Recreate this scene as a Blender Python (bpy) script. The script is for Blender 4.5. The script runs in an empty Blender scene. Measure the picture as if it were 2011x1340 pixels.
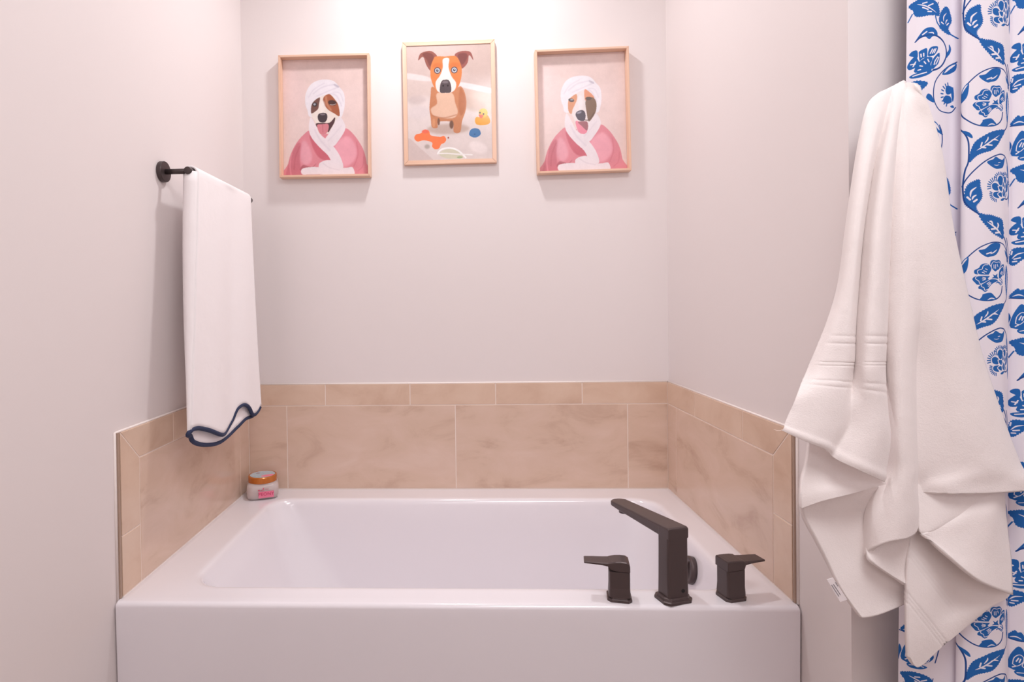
import bpy, bmesh, math, random
import numpy as np
from mathutils import Vector, Matrix

# ------------------------------------------------------------------ camera, world, lights, exposure
CAM = np.array([0.80505, -2.06524, 1.16436]); FPX = 1125.215
YAW, PITCH, ROLL, CX, CY = -0.03797, 0.01042, -0.0131, 872.08, 610.48
_R0 = np.array([math.cos(YAW), -math.sin(YAW), 0]); _F0 = np.array([math.sin(YAW), math.cos(YAW), 0]); _Z = np.array([0, 0, 1.])
FWD = _F0*math.cos(PITCH) - _Z*math.sin(PITCH); _U0 = _F0*math.sin(PITCH) + _Z*math.cos(PITCH)
RGT = _R0*math.cos(ROLL) + _U0*math.sin(ROLL); UPV = _U0*math.cos(ROLL) - _R0*math.sin(ROLL)

def on(axis, val, px, py):
    """point of the photograph (2011x1340) on the world plane axis = val"""
    d = (RGT*(px-CX) - UPV*(py-CY))/FPX + FWD
    return CAM + d*(val-CAM[axis])/d[axis]

S = bpy.context.scene
COL = S.collection
cam = bpy.data.objects.new('camera', bpy.data.cameras.new('camera')); COL.objects.link(cam)
cam.data.sensor_width = 36; cam.data.lens = FPX*36/2011
cam.data.shift_x = (1005.5-CX)/2011; cam.data.shift_y = (CY-670)/2011
cam.data.clip_start = 0.05
cam.matrix_world = Matrix(((RGT[0], UPV[0], -FWD[0], CAM[0]), (RGT[1], UPV[1], -FWD[1], CAM[1]), (RGT[2], UPV[2], -FWD[2], CAM[2]), (0, 0, 0, 1)))
S.camera = cam
S.view_settings.view_transform = 'Standard'; S.view_settings.look = 'None'
S.view_settings.gamma = 1; S.view_settings.use_curve_mapping = False
S.view_settings.exposure = 0.08
w = bpy.data.worlds.new('world'); S.world = w; w.use_nodes = True
w.node_tree.nodes['Background'].inputs[0].default_value = (1, .93, .92, 1)
w.node_tree.nodes['Background'].inputs[1].default_value = 0.0
S.cycles.max_bounces = 12; S.cycles.diffuse_bounces = 8

def light(name, kind, loc, power, color, **kw):
    l = bpy.data.lights.new(name, kind); l.energy = power; l.color = color
    for k, v in kw.items(): setattr(l, k, v)
    o = bpy.data.objects.new(name, l); o.location = loc; COL.objects.link(o); return o
WARM = (1, .985, 1.0)
al = light('alcove_downlight', 'AREA', (0.745, -0.395, 2.575), 8.8, WARM, shape='DISK', size=.11)
light('room_fill_light', 'AREA', (1.3, -2.1, 2.62), 21.5, WARM, shape='DISK', size=.9)  # added overhead fill for the whole room; its fixture is unseen
front_fill = light('front_fill_light', 'AREA', (0.9, -3.15, 2.1), 4, WARM, shape='RECTANGLE', size=1.0, size_y=.35)  # unseen fill added behind the camera to even out the alcove
front_fill.rotation_euler = (math.radians(97), 0, 0)

# ------------------------------------------------------------------ helpers
def lin(c):
    c = [v/255 for v in c]
    return tuple((v/12.92 if v <= .04045 else ((v+.055)/1.055)**2.4) for v in c)

def mat(name, col, rough=.5, metal=0, spec=.5, coat=0, bump=None, mottle=None, sheen=0):
    m = bpy.data.materials.new(name); m.use_nodes = True
    nt = m.node_tree; b = nt.nodes['Principled BSDF']
    b.inputs['Base Color'].default_value = (*col, 1)
    b.inputs['Roughness'].default_value = rough; b.inputs['Metallic'].default_value = metal
    b.inputs['Specular IOR Level'].default_value = spec; b.inputs['Coat Weight'].default_value = coat
    if sheen: b.inputs['Sheen Weight'].default_value = sheen
    tc = nt.nodes.new('ShaderNodeTexCoord')
    if mottle:   # (scale xyz, list of (pos, colour), noise detail)
        sc, stops, det = mottle
        mp = nt.nodes.new('ShaderNodeMapping'); mp.inputs['Scale'].default_value = sc
        oi = nt.nodes.new('ShaderNodeObjectInfo')
        cb = nt.nodes.new('ShaderNodeVectorMath'); cb.operation = 'ADD'
        sc_ = nt.nodes.new('ShaderNodeVectorMath'); sc_.operation = 'SCALE'; sc_.inputs['Scale'].default_value = 0
        nt.links.new(tc.outputs['Object'], mp.inputs['Vector'])
        ml = nt.nodes.new('ShaderNodeMath'); ml.operation = 'MULTIPLY'; ml.inputs[1].default_value = 37
        nt.links.new(oi.outputs['Random'], ml.inputs[0])
        nt.links.new(mp.outputs[0], cb.inputs[0]); nt.links.new(ml.outputs[0], cb.inputs[1])
        n = nt.nodes.new('ShaderNodeTexNoise'); n.inputs['Scale'].default_value = 1; n.inputs['Detail'].default_value = det
        n.inputs['Roughness'].default_value = .6; n.inputs['Distortion'].default_value = .6
        nt.links.new(cb.outputs[0], n.inputs['Vector'])
        r = nt.nodes.new('ShaderNodeValToRGB'); el = r.color_ramp.elements
        while len(el) < len(stops): el.new(.5)
        for e, (p, c) in zip(el, stops): e.position = p; e.color = (*c, 1)
        nt.links.new(n.outputs['Fac'], r.inputs[0]); nt.links.new(r.outputs[0], b.inputs['Base Color'])
    if bump:     # (scale, strength, distance)
        n2 = nt.nodes.new('ShaderNodeTexNoise'); n2.inputs['Scale'].default_value = bump[0]; n2.inputs['Detail'].default_value = 3
        nt.links.new(tc.outputs['Object'], n2.inputs['Vector'])
        bp = nt.nodes.new('ShaderNodeBump'); bp.inputs['Strength'].default_value = bump[1]; bp.inputs['Distance'].default_value = bump[2]
        nt.links.new(n2.outputs['Fac'], bp.inputs['Height']); nt.links.new(bp.outputs[0], b.inputs['Normal'])
    return m

def img_mat(name, arr, rough=.5, ext='CLIP', spec=.5, bump=None):
    h, wd = arr.shape[:2]
    im = bpy.data.images.new(name, wd, h)
    px = np.ones((h, wd, 4), np.float32); a_ = np.clip(arr[::-1], 0, 1); px[..., :3] = np.where(a_ <= .0031308, a_*12.92, 1.055*a_**(1/2.4)-.055)
    im.pixels.foreach_set(px.ravel()); im.update(); im.pack()
    m = mat(name, (1, 1, 1), rough, spec=spec, bump=bump)
    t = m.node_tree.nodes.new('ShaderNodeTexImage'); t.image = im; t.extension = ext; t.interpolation = 'Cubic'
    uv = m.node_tree.nodes.new('ShaderNodeUVMap'); uv.uv_map = 'UVMap'
    m.node_tree.links.new(uv.outputs[0], t.inputs[0])
    m.node_tree.links.new(t.outputs[0], m.node_tree.nodes['Principled BSDF'].inputs['Base Color'])
    return m

def mesh_obj(name, verts, faces, m, parent=None, smooth=False, loc=None):
    me = bpy.data.meshes.new(name); me.from_pydata([tuple(map(float, v)) for v in verts], [], faces); me.update()
    if m: me.materials.append(m)
    o = bpy.data.objects.new(name, me); COL.objects.link(o)
    if loc is not None: o.location = loc
    if parent: o.parent = parent
    if smooth: me.polygons.foreach_set('use_smooth', [True]*len(me.polygons))
    return o

def bm_obj(name, bm, m, parent=None, smooth=False, loc=None):
    bmesh.ops.recalc_face_normals(bm, faces=bm.faces)
    me = bpy.data.meshes.new(name); bm.to_mesh(me); bm.free()
    if m: me.materials.append(m)
    o = bpy.data.objects.new(name, me); COL.objects.link(o)
    if loc is not None: o.location = loc
    if parent: o.parent = parent
    if smooth:
        for p in me.polygons: p.use_smooth = True
    return o

def empty(name, loc, rz=0):
    o = bpy.data.objects.new(name, None); COL.objects.link(o); o.location = loc; o.rotation_euler.z = rz
    o.empty_display_size = .05
    return o

def tag(o, label=None, cat=None, group=None, kind=None):
    if label: o['label'] = label
    if cat: o['category'] = cat
    if group: o['group'] = group
    if kind: o['kind'] = kind
    return o

def bx(bm, x0, x1, y0, y1, z0, z1, bev=0, seg=2):
    vs = [bm.verts.new((x, y, z)) for x in (x0, x1) for y in (y0, y1) for z in (z0, z1)]
    fs = [bm.faces.new([vs[i] for i in f]) for f in ((0,1,3,2),(4,6,7,5),(0,4,5,1),(2,3,7,6),(0,2,6,4),(1,5,7,3))]
    if bev:
        es = set(e for f in fs for e in f.edges)
        bmesh.ops.bevel(bm, geom=list(es), offset=bev, segments=seg, affect='EDGES', profile=.5)

def loft(rings, closed=True, cap=(True, True)):
    """rings: list of equally long point lists -> verts, faces"""
    n = len(rings[0]); v = [p for r in rings for p in r]; f = []
    for i in range(len(rings)-1):
        for k in range(n if closed else n-1):
            f.append((i*n+k, i*n+(k+1) % n, (i+1)*n+(k+1) % n, (i+1)*n+k))
    if cap[0]: f.append(tuple(range(n))[::-1])
    if cap[1]: f.append(tuple(range((len(rings)-1)*n, len(rings)*n)))
    return v, f

def tube(pts, r, n=10, closed=False):
    pts = [Vector(p) for p in pts]; rings = []; up = Vector((0, 0, 1)); N = len(pts)
    prev = None
    for i, p in enumerate(pts):
        a = pts[i-1] if (i > 0 or closed) else p; b = pts[(i+1) % N] if (i < N-1 or closed) else p
        t = (b-a).normalized()
        if prev is None:
            s = t.cross(up); s = s if s.length > .1 else t.cross(Vector((1, 0, 0)))
        else: s = prev - t*prev.dot(t)
        s.normalize(); prev = s; u = t.cross(s)
        rr = r[i] if hasattr(r, '__len__') else r
        rings.append([p + (s*math.cos(2*math.pi*k/n) + u*math.sin(2*math.pi*k/n))*rr for k in range(n)])
    if closed: rings.append(rings[0])
    return loft(rings, True, (not closed, not closed))

def catmull(P, sub, closed=False):
    P = np.array(P, float); n = len(P); out = []
    for i in range(n if closed else n-1):
        if closed: p0, p1, p2, p3 = P[(i-1) % n], P[i], P[(i+1) % n], P[(i+2) % n]
        else: p0, p1, p2, p3 = P[max(i-1, 0)], P[i], P[i+1], P[min(i+2, n-1)]
        for k in range(sub):
            t = k/sub
            out.append(.5*((2*p1) + (-p0+p2)*t + (2*p0-5*p1+4*p2-p3)*t*t + (-p0+3*p1-3*p2+p3)*t**3))
    if not closed: out.append(P[-1])
    return np.array(out)

def modifiers(o, solid=None, bev=None, sub=0, offset=0):
    if solid:
        m = o.modifiers.new('solid', 'SOLIDIFY'); m.thickness = solid; m.offset = offset
    if bev:
        m = o.modifiers.new('bev', 'BEVEL'); m.width = bev; m.segments = 2; m.limit_method = 'ANGLE'
    if sub:
        m = o.modifiers.new('sub', 'SUBSURF'); m.levels = sub; m.render_levels = sub

# ------------------------------------------------------------------ painter for flat prints (numpy)
class Canvas:
    def __init__(s, wd, h, col, wrap=False):
        s.a = np.zeros((h, wd, 3)) + np.array(lin(col)); s.h, s.w, s.wrap = h, wd, wrap
        s.t = (1, 1, 0, 0)
    def T(s, sx, sy, ox, oy): s.t = (sx, sy, ox, oy)
    def _p(s, pts):
        p = np.array(pts, float); return np.stack([p[:, 0]*s.t[0]+s.t[2], p[:, 1]*s.t[1]+s.t[3]], 1)
    def _apply(s, x0, y0, mask, col, al):
        c = np.array(lin(col)); h, wd = mask.shape
        if s.wrap:
            ys = (np.arange(h)+y0) % s.h; xs = (np.arange(wd)+x0) % s.w
            sub = s.a[np.ix_(ys, xs)]; m = (mask*al)[..., None]
            s.a[np.ix_(ys, xs)] = sub*(1-m)+c*m
        else:
            a0, b0 = max(0, -y0), max(0, -x0); a1, b1 = min(h, s.h-y0), min(wd, s.w-x0)
            if a1 <= a0 or b1 <= b0: return
            m = (mask[a0:a1, b0:b1]*al)[..., None]
            v = s.a[y0+a0:y0+a1, x0+b0:x0+b1]; v[:] = v*(1-m)+c*m
    def _blur(s, m, r):
        k = np.exp(-np.linspace(-2, 2, 2*int(r)+1)**2); k /= k.sum()
        m = np.apply_along_axis(lambda v: np.convolve(v, k, 'same'), 0, m)
        return np.apply_along_axis(lambda v: np.convolve(v, k, 'same'), 1, m)
    def poly(s, pts, col, sub=4, soft=1, al=1, serr=0):
        p = s._p(pts)
        if sub: p = catmull(p, sub, True)
        if serr:
            q = []
            n = len(p)
            for i in range(n):
                a, b = p[i], p[(i+1) % n]; d = b-a; L = np.hypot(*d) + 1e-9; k = max(1, int(L/serr)); nr = np.array([d[1], -d[0]])/L
                for j in range(k): q.append(a+d*j/k); q.append(a+d*(j+.7)/k + nr*serr*.24*s.sg(p))
            p = np.array(q)
        pad = int(soft*2)+2
        x0, y0 = (np.floor(p.min(0))-pad).astype(int); x1, y1 = (np.ceil(p.max(0))+pad).astype(int)
        X, Y = np.meshgrid(np.arange(x0, x1)+.5, np.arange(y0, y1)+.5); m = np.zeros(X.shape, bool)
        n = len(p)
        for i in range(n):
            ax, ay = p[i]; bx_, by = p[(i+1) % n]
            if ay == by: continue
            r0, r1 = sorted((ay, by)); ra = max(0, int(np.ceil(r0-.5-y0))); rb = min(X.shape[0], int(np.ceil(r1-.5-y0)))
            if rb <= ra: continue
            yy = Y[ra:rb, :1]; xc = ax+(yy-ay)*(bx_-ax)/(by-ay)
            m[ra:rb] ^= X[ra:rb] < xc
        m = m.astype(float)
        if soft: m = s._blur(m, soft)
        s._apply(x0, y0, m, col, al)
    def sg(s, p):
        x, y = p[:, 0], p[:, 1]
        return 1 if (x*np.roll(y, -1)-y*np.roll(x, -1)).sum() > 0 else -1
    def line(s, pts, wd, col, sub=6, soft=1, al=1, taper=False):
        p = s._p(pts)
        if sub and len(p) > 2: p = catmull(p, sub)
        if s.wrap and tuple(col) == (36, 74, 140): wd *= 1.35
        wd = wd*abs(s.t[0])/2; pad = int(wd+soft*2)+2
        x0, y0 = (np.floor(p.min(0))-pad).astype(int); x1, y1 = (np.ceil(p.max(0))+pad).astype(int)
        X, Y = np.meshgrid(np.arange(x0, x1)+.5, np.arange(y0, y1)+.5); m = np.zeros(X.shape)
        N = len(p)-1
        for i in range(N):
            a, b = p[i], p[i+1]; d = b-a; L2 = (d**2).sum()+1e-9
            t = np.clip(((X-a[0])*d[0]+(Y-a[1])*d[1])/L2, 0, 1)
            D = np.hypot(X-a[0]-t*d[0], Y-a[1]-t*d[1])
            ww = wd*(math.sin(math.pi*(i+.5)/N)*.9+.1) if taper else wd
            m = np.maximum(m, np.clip(ww-D+.5, 0, 1))
        if soft > 1: m = s._blur(m, soft)
        s._apply(x0, y0, m, col, al)
    def ell(s, cx, cy, rx, ry, col, rot=0, soft=1, al=1):
        t = np.linspace(0, 2*math.pi, 25)[:-1]; c, n = math.cos(rot), math.sin(rot)
        s.poly(np.stack([cx+rx*np.cos(t)*c-ry*np.sin(t)*n, cy+rx*np.cos(t)*n+ry*np.sin(t)*c], 1), col, 1, soft, al)

# ------------------------------------------------------------------ materials
M = {}
M['wall'] = mat('wall_paint', lin((230, 223, 222)), .55, spec=.3, bump=(220, .04, .0006))
M['ceiling'] = mat('ceiling_paint', lin((236, 232, 230)), .8)
M['floor'] = mat('floor_tile', lin((190, 170, 158)), .4, mottle=((4, 4, 4), [(.35, lin((140, 122, 112))), (.65, lin((160, 142, 132)))], 4))
M['tile'] = mat('beige_tile', (.5, .4, .33), .17, spec=.5,
    mottle=((5, 5, 11), [(.28, lin((197, 167, 148))), (.45, lin((216, 190, 171))), (.58, lin((220, 194, 177))), (.75, lin((225, 201, 186)))], 7), bump=(30, .05, .001))
M['trim_tile'] = mat('beige_trim_tile', (.5, .4, .33), .24, spec=.5,
    mottle=((6, 6, 8), [(.3, lin((207, 177, 155))), (.5, lin((218, 191, 170))), (.7, lin((223, 198, 178)))], 5))
M['tile_side'] = mat('tile_edge', lin((172, 148, 132)), .35)
M['grout'] = mat('grout', lin((238, 224, 214)), .8, bump=(400, .1, .0005))
M['caulk'] = mat('caulk', lin((244, 236, 232)), .5)
M['tub'] = mat('white_acrylic', lin((236, 233, 238)), .16, spec=.5, coat=.3)
M['bronze'] = mat('dark_bronze', lin((84, 72, 72)), .36, metal=.35, spec=.5, bump=(900, .03, .0003))
M['bronze_bar'] = mat('dark_bronze_bar', lin((76, 66, 66)), .42, metal=.5, bump=(900, .03, .0003))
M['hole'] = mat('dark_hole', (.006, .005, .005), .6)
M['wood'] = mat('pale_wood', (.6, .4, .3), .5, mottle=((60, 60, 3), [(.3, lin((222, 182, 156))), (.6, lin((230, 194, 170))), (.8, lin((235, 203, 182)))], 4))
M['paper'] = mat('mat_board', lin((232, 222, 220)), .8)
def terry(name, col, sc, st, d):
    m = mat(name, col, .95, spec=.15, sheen=.25)
    nt = m.node_tree; b = nt.nodes['Principled BSDF']; tc = [n for n in nt.nodes if n.type == 'TEX_COORD'][0]
    v = nt.nodes.new('ShaderNodeTexNoise'); v.inputs['Scale'].default_value = sc; v.inputs['Detail'].default_value = 4; v.inputs['Roughness'].default_value = .7
    n = nt.nodes.new('ShaderNodeTexNoise'); n.inputs['Scale'].default_value = 14; n.inputs['Detail'].default_value = 4
    nt.links.new(tc.outputs['Object'], v.inputs['Vector']); nt.links.new(tc.outputs['Object'], n.inputs['Vector'])
    b1 = nt.nodes.new('ShaderNodeBump'); b1.inputs['Strength'].default_value = st; b1.inputs['Distance'].default_value = d
    b2 = nt.nodes.new('ShaderNodeBump'); b2.inputs['Strength'].default_value = .35; b2.inputs['Distance'].default_value = .008
    nt.links.new(v.outputs['Fac'], b1.inputs['Height']); nt.links.new(n.outputs['Fac'], b2.inputs['Height'])
    nt.links.new(b2.outputs[0], b1.inputs['Normal']); nt.links.new(b1.outputs[0], b.inputs['Normal'])
    return m
M['towel'] = terry('white_terry', lin((240, 233, 231)), 420, .45, .0015)
M['hand_towel'] = terry('white_cotton', lin((246, 242, 243)), 600, .2, .0008)
M['navy'] = mat('navy_binding', lin((44, 54, 84)), .85, bump=(900, .4, .001))
M['label_cloth'] = mat('satin_label', lin((236, 230, 232)), .5)
M['ink'] = mat('grey_ink', lin((120, 118, 130)), .7)
M['thread'] = mat('thread', lin((235, 215, 205)), .8)
M['lid'] = mat('amber_lid', lin((196, 112, 36)), .22, metal=.35, coat=.4)
M['jar'] = mat('clear_plastic', (.9, .86, .86), .06, spec=.5); M['jar'].node_tree.nodes['Principled BSDF'].inputs['Transmission Weight'].default_value = .6
M['jar'].node_tree.nodes['Principled BSDF'].inputs['IOR'].default_value = 1.3
M['scrub'] = mat('pale_scrub', lin((236, 216, 212)), .8, bump=(160, .6, .002), mottle=((40, 40, 40), [(.4, lin((222, 190, 182))), (.6, lin((242, 228, 224)))], 3))
M['pink'] = mat('pink_print', lin((238, 130, 160)), .5)
M['deep_pink'] = mat('deep_pink_print', lin((205, 70, 110)), .5)

# ------------------------------------------------------------------ room shell
W = 1.524; HC = 2.7; YP = -.963; XP = 1.644; XR = 2.5; YB = -3.3; TZ = .5
def slab(name, x0, x1, y0, y1, z0, z1, m):
    bm = bmesh.new(); bx(bm, x0, x1, y0, y1, z0, z1)
    return tag(bm_obj(name, bm, m), kind='structure')
floor = slab('floor', -.1, XR+.1, YB-.1, .1, -.1, 0, M['floor'])
ceil = slab('ceiling', -.1, XR+.1, YB-.1, .1, HC, HC+.1, M['ceiling'])
wall_left = slab('wall_left', -.1, 0, YB, 0, 0, HC, M['wall'])
wall_back = slab('wall_back', -.1, XR+.1, 0, .1, 0, HC, M['wall'])
wall_right = slab('wall_right', W, XP, YP, 0, 0, HC, M['wall'])
wall_far = slab('wall_far_right', XR, XR+.1, YB, 0, 0, HC, M['wall'])
wall_front = slab('wall_front', -.1, XR+.1, YB-.1, YB, 0, HC, M['wall'])

# ------------------------------------------------------------------ tile surround: every tile is a child of its wall
T = .009; HL = .8039; HT = .8815; G = .0016      # face, listello bottom, top, half joint
rnd = random.Random(4)
def tile(parent, frame, quad, m, th=T):
    """quad: corners (s, z) in wall coordinates; frame maps (s, d, z) to world"""
    c = np.mean(quad, 0)
    q = [np.array(p) for p in quad]
    # shrink each edge by half a joint
    n = len(q); sg = 1 if sum(q[i][0]*q[(i+1) % n][1]-q[i][1]*q[(i+1) % n][0] for i in range(n)) > 0 else -1
    L = []
    for i in range(n):
        a, b = q[i], q[(i+1) % n]; d = (b-a)/np.linalg.norm(b-a); nr = np.array([-d[1], d[0]])*sg
        L.append((a+nr*G, d))
    out = []
    for i in range(n):
        p1, d1 = L[i-1]; p2, d2 = L[i]; A = np.array([d1, -d2]).T; t = np.linalg.solve(A, p2-p1); out.append(p1+d1*t[0])
    bm = bmesh.new(); o = frame(c[0], 0, c[1])
    lo = [bm.verts.new(Vector(frame(p[0], 0.0005, p[1]))-Vector(o)) for p in out]
    hi = [bm.verts.new(Vector(frame(p[0], th+rnd.uniform(-.0002, .0002), p[1]))-Vector(o)) for p in out]
    top = bm.faces.new(hi); bm.faces.new(lo[::-1])
    for i in range(n): bm.faces.new((lo[i], lo[(i+1) % n], hi[(i+1) % n], hi[i]))
    bmesh.ops.bevel(bm, geom=list(top.edges), offset=.0011, segments=2, affect='EDGES', profile=.6)
    return bm_obj('tile', bm, m, parent, loc=o)
fb = lambda s, d, z: (s, -d, z)
fr = lambda s, d, z: (W-d, -s, z)
fl = lambda s, d, z: (d, -s, z)
R_ = W-.008
def rect(a, b, c, d): return [(a, c), (b, c), (b, d), (a, d)]
def grout(parent, frame, s0, s1, z1):
    bm = bmesh.new(); p = [frame(s0, 0, TZ-.01), frame(s1, T-.0012, z1)]
    x = sorted((p[0][0], p[1][0])); y = sorted((p[0][1], p[1][1])); z = sorted((p[0][2], p[1][2]))
    bx(bm, *x, *y, *z); o = bm_obj('grout', bm, M['grout'], parent); return o
TZ1 = TZ+.002
# back wall
xs = [.009, R_-1.366+.0, R_-.7534, R_-.1408, R_]
for a, b in zip(xs[:-1], xs[1:]): tile(wall_back, fb, rect(a, b, TZ1, HL), M['tile'])
ls = [.009, R_-.3002-3*.3078, R_-.3002-2*.3078, R_-.3002-.3078, R_-.3002, R_]
for a, b in zip(ls[:-1], ls[1:]): tile(wall_back, fb, rect(a, b, HL, HT), M['trim_tile'])
grout(wall_back, fb, .001, W-.001, HT-.003)
# side walls
SE, SB = .7065, .784
for wl, f, s1, l1, zsp in ((wall_right, fr, .0939, .250, .669), (wall_left, fl, .0906, .2362, .641)):
    tile(wl, f, rect(T, s1, TZ1, HL), M['tile'])
    tile(wl, f, rect(s1, SE, TZ1, HL), M['tile'])
    tile(wl, f, rect(T, l1, HL, HT), M['trim_tile']); tile(wl, f, rect(l1, l1+.3078, HL, HT), M['trim_tile'])
    tile(wl, f, [(l1+.3078, HL), (SE, HL), (SB, HT), (l1+.3078, HT)], M['trim_tile'])
    tile(wl, f, [(SE, zsp), (SB, zsp), (SB, HT), (SE, HL)], M['trim_tile'])
    tile(wl, f, rect(SE, SB, TZ1, zsp), M['trim_tile'])
    grout(wl, f, .001, SB-.003, HT-.003)
    # darker edge trim that closes the open end of the tiling
    bm = bmesh.new(); p, q = f(SB, 0, TZ), f(SB+.006, T-.001, HT-.001)
    bx(bm, *sorted((p[0], q[0])), *sorted((p[1], q[1])), TZ, HT, .0015); tag(bm_obj('tile_edge', bm, M['tile_side'], wl), 'dark brown edge of the tiles')
def caulk(name, pts, r, parent):
    v, f = tube(pts, r, 8); return mesh_obj(name, v, f, M['caulk'], parent, True)
caulk('caulk', [(.004, -.004, HT+.0005), (W-.004, -.004, HT+.0005)], .0036, wall_back)
caulk('caulk', [(.004, -.004, HT+.0005), (.004, -SB-.004, HT+.0005), (.0015, -SB-.008, HT), (.0015, -SB-.008, TZ-.01)], .0032, wall_left)
caulk('caulk', [(W-.004, -.004, HT+.0005), (W-.004, -SB-.004, HT+.0005), (W-.0015, -SB-.008, HT), (W-.0015, -SB-.008, TZ)], .0032, wall_right)

# ------------------------------------------------------------------ bathtub
def rring(x0, x1, y0, y1, r, z, n=10):
    out = []
    r = max(r, .0005)
    for cx, cy, a0 in ((x1-r, y1-r, 0), (x0+r, y1-r, 90), (x0+r, y0+r, 180), (x1-r, y0+r, 270)):
        for k in range(n+1):
            a = math.radians(a0+90*k/n); out.append((cx+r*math.cos(a), cy+r*math.sin(a), z))
    # subdivide straight runs
    res = []
    N = len(out)
    for i in range(N):
        res.append(out[i])
        if (i+1) % (n+1) == 0:
            a, b = np.array(out[i]), np.array(out[(i+1) % N])
            for k in range(1, 12): res.append(tuple(a+(b-a)*k/12))
    return res
YF = -.806; x0, x1 = .003, W-.003
rings = [rring(x0, x1, YF+.006, -.002, .004, 0), rring(x0, x1, YF+.004, -.002, .004, .25), rring(x0, x1, YF, -.002, .004, TZ-.03)]
rb = .011
for k in range(0, 7):
    a = math.radians(90*k/6); i = rb*(1-math.cos(a))
    rings.append(rring(x0+(i*.2), x1-(i*.2), YF+i, -.002, .004+i*.2, TZ-rb+rb*math.sin(a)))
rings.append(rring(x0+.02, x1-.02, YF+.03, -.012, .012, TZ))
rx0, rx1, ry0, ry1 = .130, 1.432, -.731, -.113
for d, dz, r in ((-.016, 0, .085), (-.008, .0006, .083), (0, -.0002, .08), (.005, -.003, .08), (.009, -.009, .08), (.012, -.02, .08)):
    rings.append(rring(rx0+d, rx1-d, ry0+d, ry1-d, r, TZ+dz))
prof = [(.08, .06), (.2, .12), (.35, .2), (.5, .3), (.68, .42), (.82, .56), (.91, .7), (.97, .85), (1, 1)]
for u, ins in prof:
    z = TZ-.02-(TZ-.02-.11)*u
    e = ins
    rings.append(rring(rx0+.012+.30*e, rx1-.012-.12*e, ry0+.012+.10*e, ry1-.012-.10*e, .08+.10*min(1, e*1.3), z))
v, f = loft(rings, True, (True, True))
tub = mesh_obj('bathtub', v, f, M['tub'], smooth=True)
tag(tub, 'white alcove bathtub with a flat front apron and wide deck', 'bathtub')
# overflow plate on the faucet-end wall of the basin
oc = on(0, 1.398, 1350, 1119)
ov = empty('overflow_plate', tuple(oc)); ov.parent = tub; ov.rotation_euler = (0, math.radians(-90+12), 0)
def disc_profile(prof, n=40):
    rings = [[(r*math.cos(2*math.pi*k/n), r*math.sin(2*math.pi*k/n), z) for k in range(n)] for r, z in prof]
    return loft(rings)
v, f = disc_profile([(.036, -.012), (.036, 0), (.034, .003), (.029, .004), (.028, .002), (.004, .002)])
o = mesh_obj('cover', v, f, M['bronze'], ov, True)
bm = bmesh.new(); bx(bm, -.02, .02, -.004, .004, .001, .006, .001); bm_obj('latch', bm, M['bronze'], ov)

# ------------------------------------------------------------------ faucet: spout and two handles
def octo(hx, hy, c, z): return [(hx, -hy+c, z), (hx, hy-c, z), (hx-c, hy, z), (-hx+c, hy, z), (-hx, hy-c, z), (-hx, -hy+c, z), (-hx+c, -hy, z), (hx-c, -hy, z)]
def plate(parent, hx, hy, c):
    v, f = loft([octo(hx, hy, c, 0), octo(hx, hy, c, .005), octo(hx-.002, hy-.002, c, .0065), octo(hx-.0035, hy-.0035, c, .0067), octo(hx-.0045, hy-.0045, c, .011), octo(hx-.006, hy-.006, c, .0125)])
    return mesh_obj('base_plate', v, f, M['bronze'], parent)
sp = empty('tub_spout', (1.2605, -.772, TZ), math.radians(17))
tag(sp, 'tall dark bronze tub spout with a long angled arm, between the two handles', 'faucet')
plate(sp, .0365, .028, .011)
def rr4(hx, hy, r, z, n=4, ox=0, oy=0): return [(p[0]+ox, p[1]+oy, p[2]) for p in rring_s(-hx, hx, -hy, hy, r, z, n)]
def rring_s(x0, x1, y0, y1, r, z, n=4):
    out = []
    for cx, cy, a0 in ((x1-r, y1-r, 0), (x0+r, y1-r, 90), (x0+r, y0+r, 180), (x1-r, y0+r, 270)):
        for k in range(n+1):
            a = math.radians(a0+90*k/n); out.append((cx+r*math.cos(a), cy+r*math.sin(a), z))
    return out
v, f = loft([rr4(.0265, .021, .006, .011), rr4(.026, .0205, .006, .05), rr4(.0255, .020, .006, .12), rr4(.0255, .020, .006, .1605)])
mesh_obj('column', v, f, M['bronze'], sp)
# arm: rings along +y (local), falling slightly, thinner and narrower to the tip
def arm_ring(y, zt, th, hw, r=.0035, n=3):
    out = []
    for cx, cz, a0 in ((hw-r, zt-r, 0), (-hw+r, zt-r, 90), (-hw+r, zt-th+r, 180), (hw-r, zt-th+r, 270)):
        for k in range(n+1):
            a = math.radians(a0+90*k/n); out.append((cx+r*math.cos(a), y, cz+r*math.sin(a)))
    return out
ar = [arm_ring(-.0205, .161, .020, .0245), arm_ring(-.0195, .1645, .0235, .0255), arm_ring(-.016, .1665, .026, .0256)]
for k in range(0, 9):
    t = k/8; ar.append(arm_ring(-.005+.224*t, .166-.016*t, .026-.012*t if t < 1 else .013, .0256-.0035*t))
for dy, hw in ((.006, .0195), (.010, .015), (.0125, .008)): ar.append(arm_ring(.219+dy, .1492, .012, hw, .003))
v, f = loft(ar); mesh_obj('arm', v, f, M['bronze'], sp)
v, f = disc_profile([(.012, 0), (.012, .012), (.0105, .013), (.001, .013)], 24)
o = mesh_obj('aerator', v, f, M['bronze'], sp, True, loc=(0, .196, .1255))
v, f = tube([(.010, -.0185, .026), (.010, -.0215, .026)], .0042, 16); tag(mesh_obj('screw_hole', v, f, M['hole'], sp), 'small black screw hole at the foot')

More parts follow.
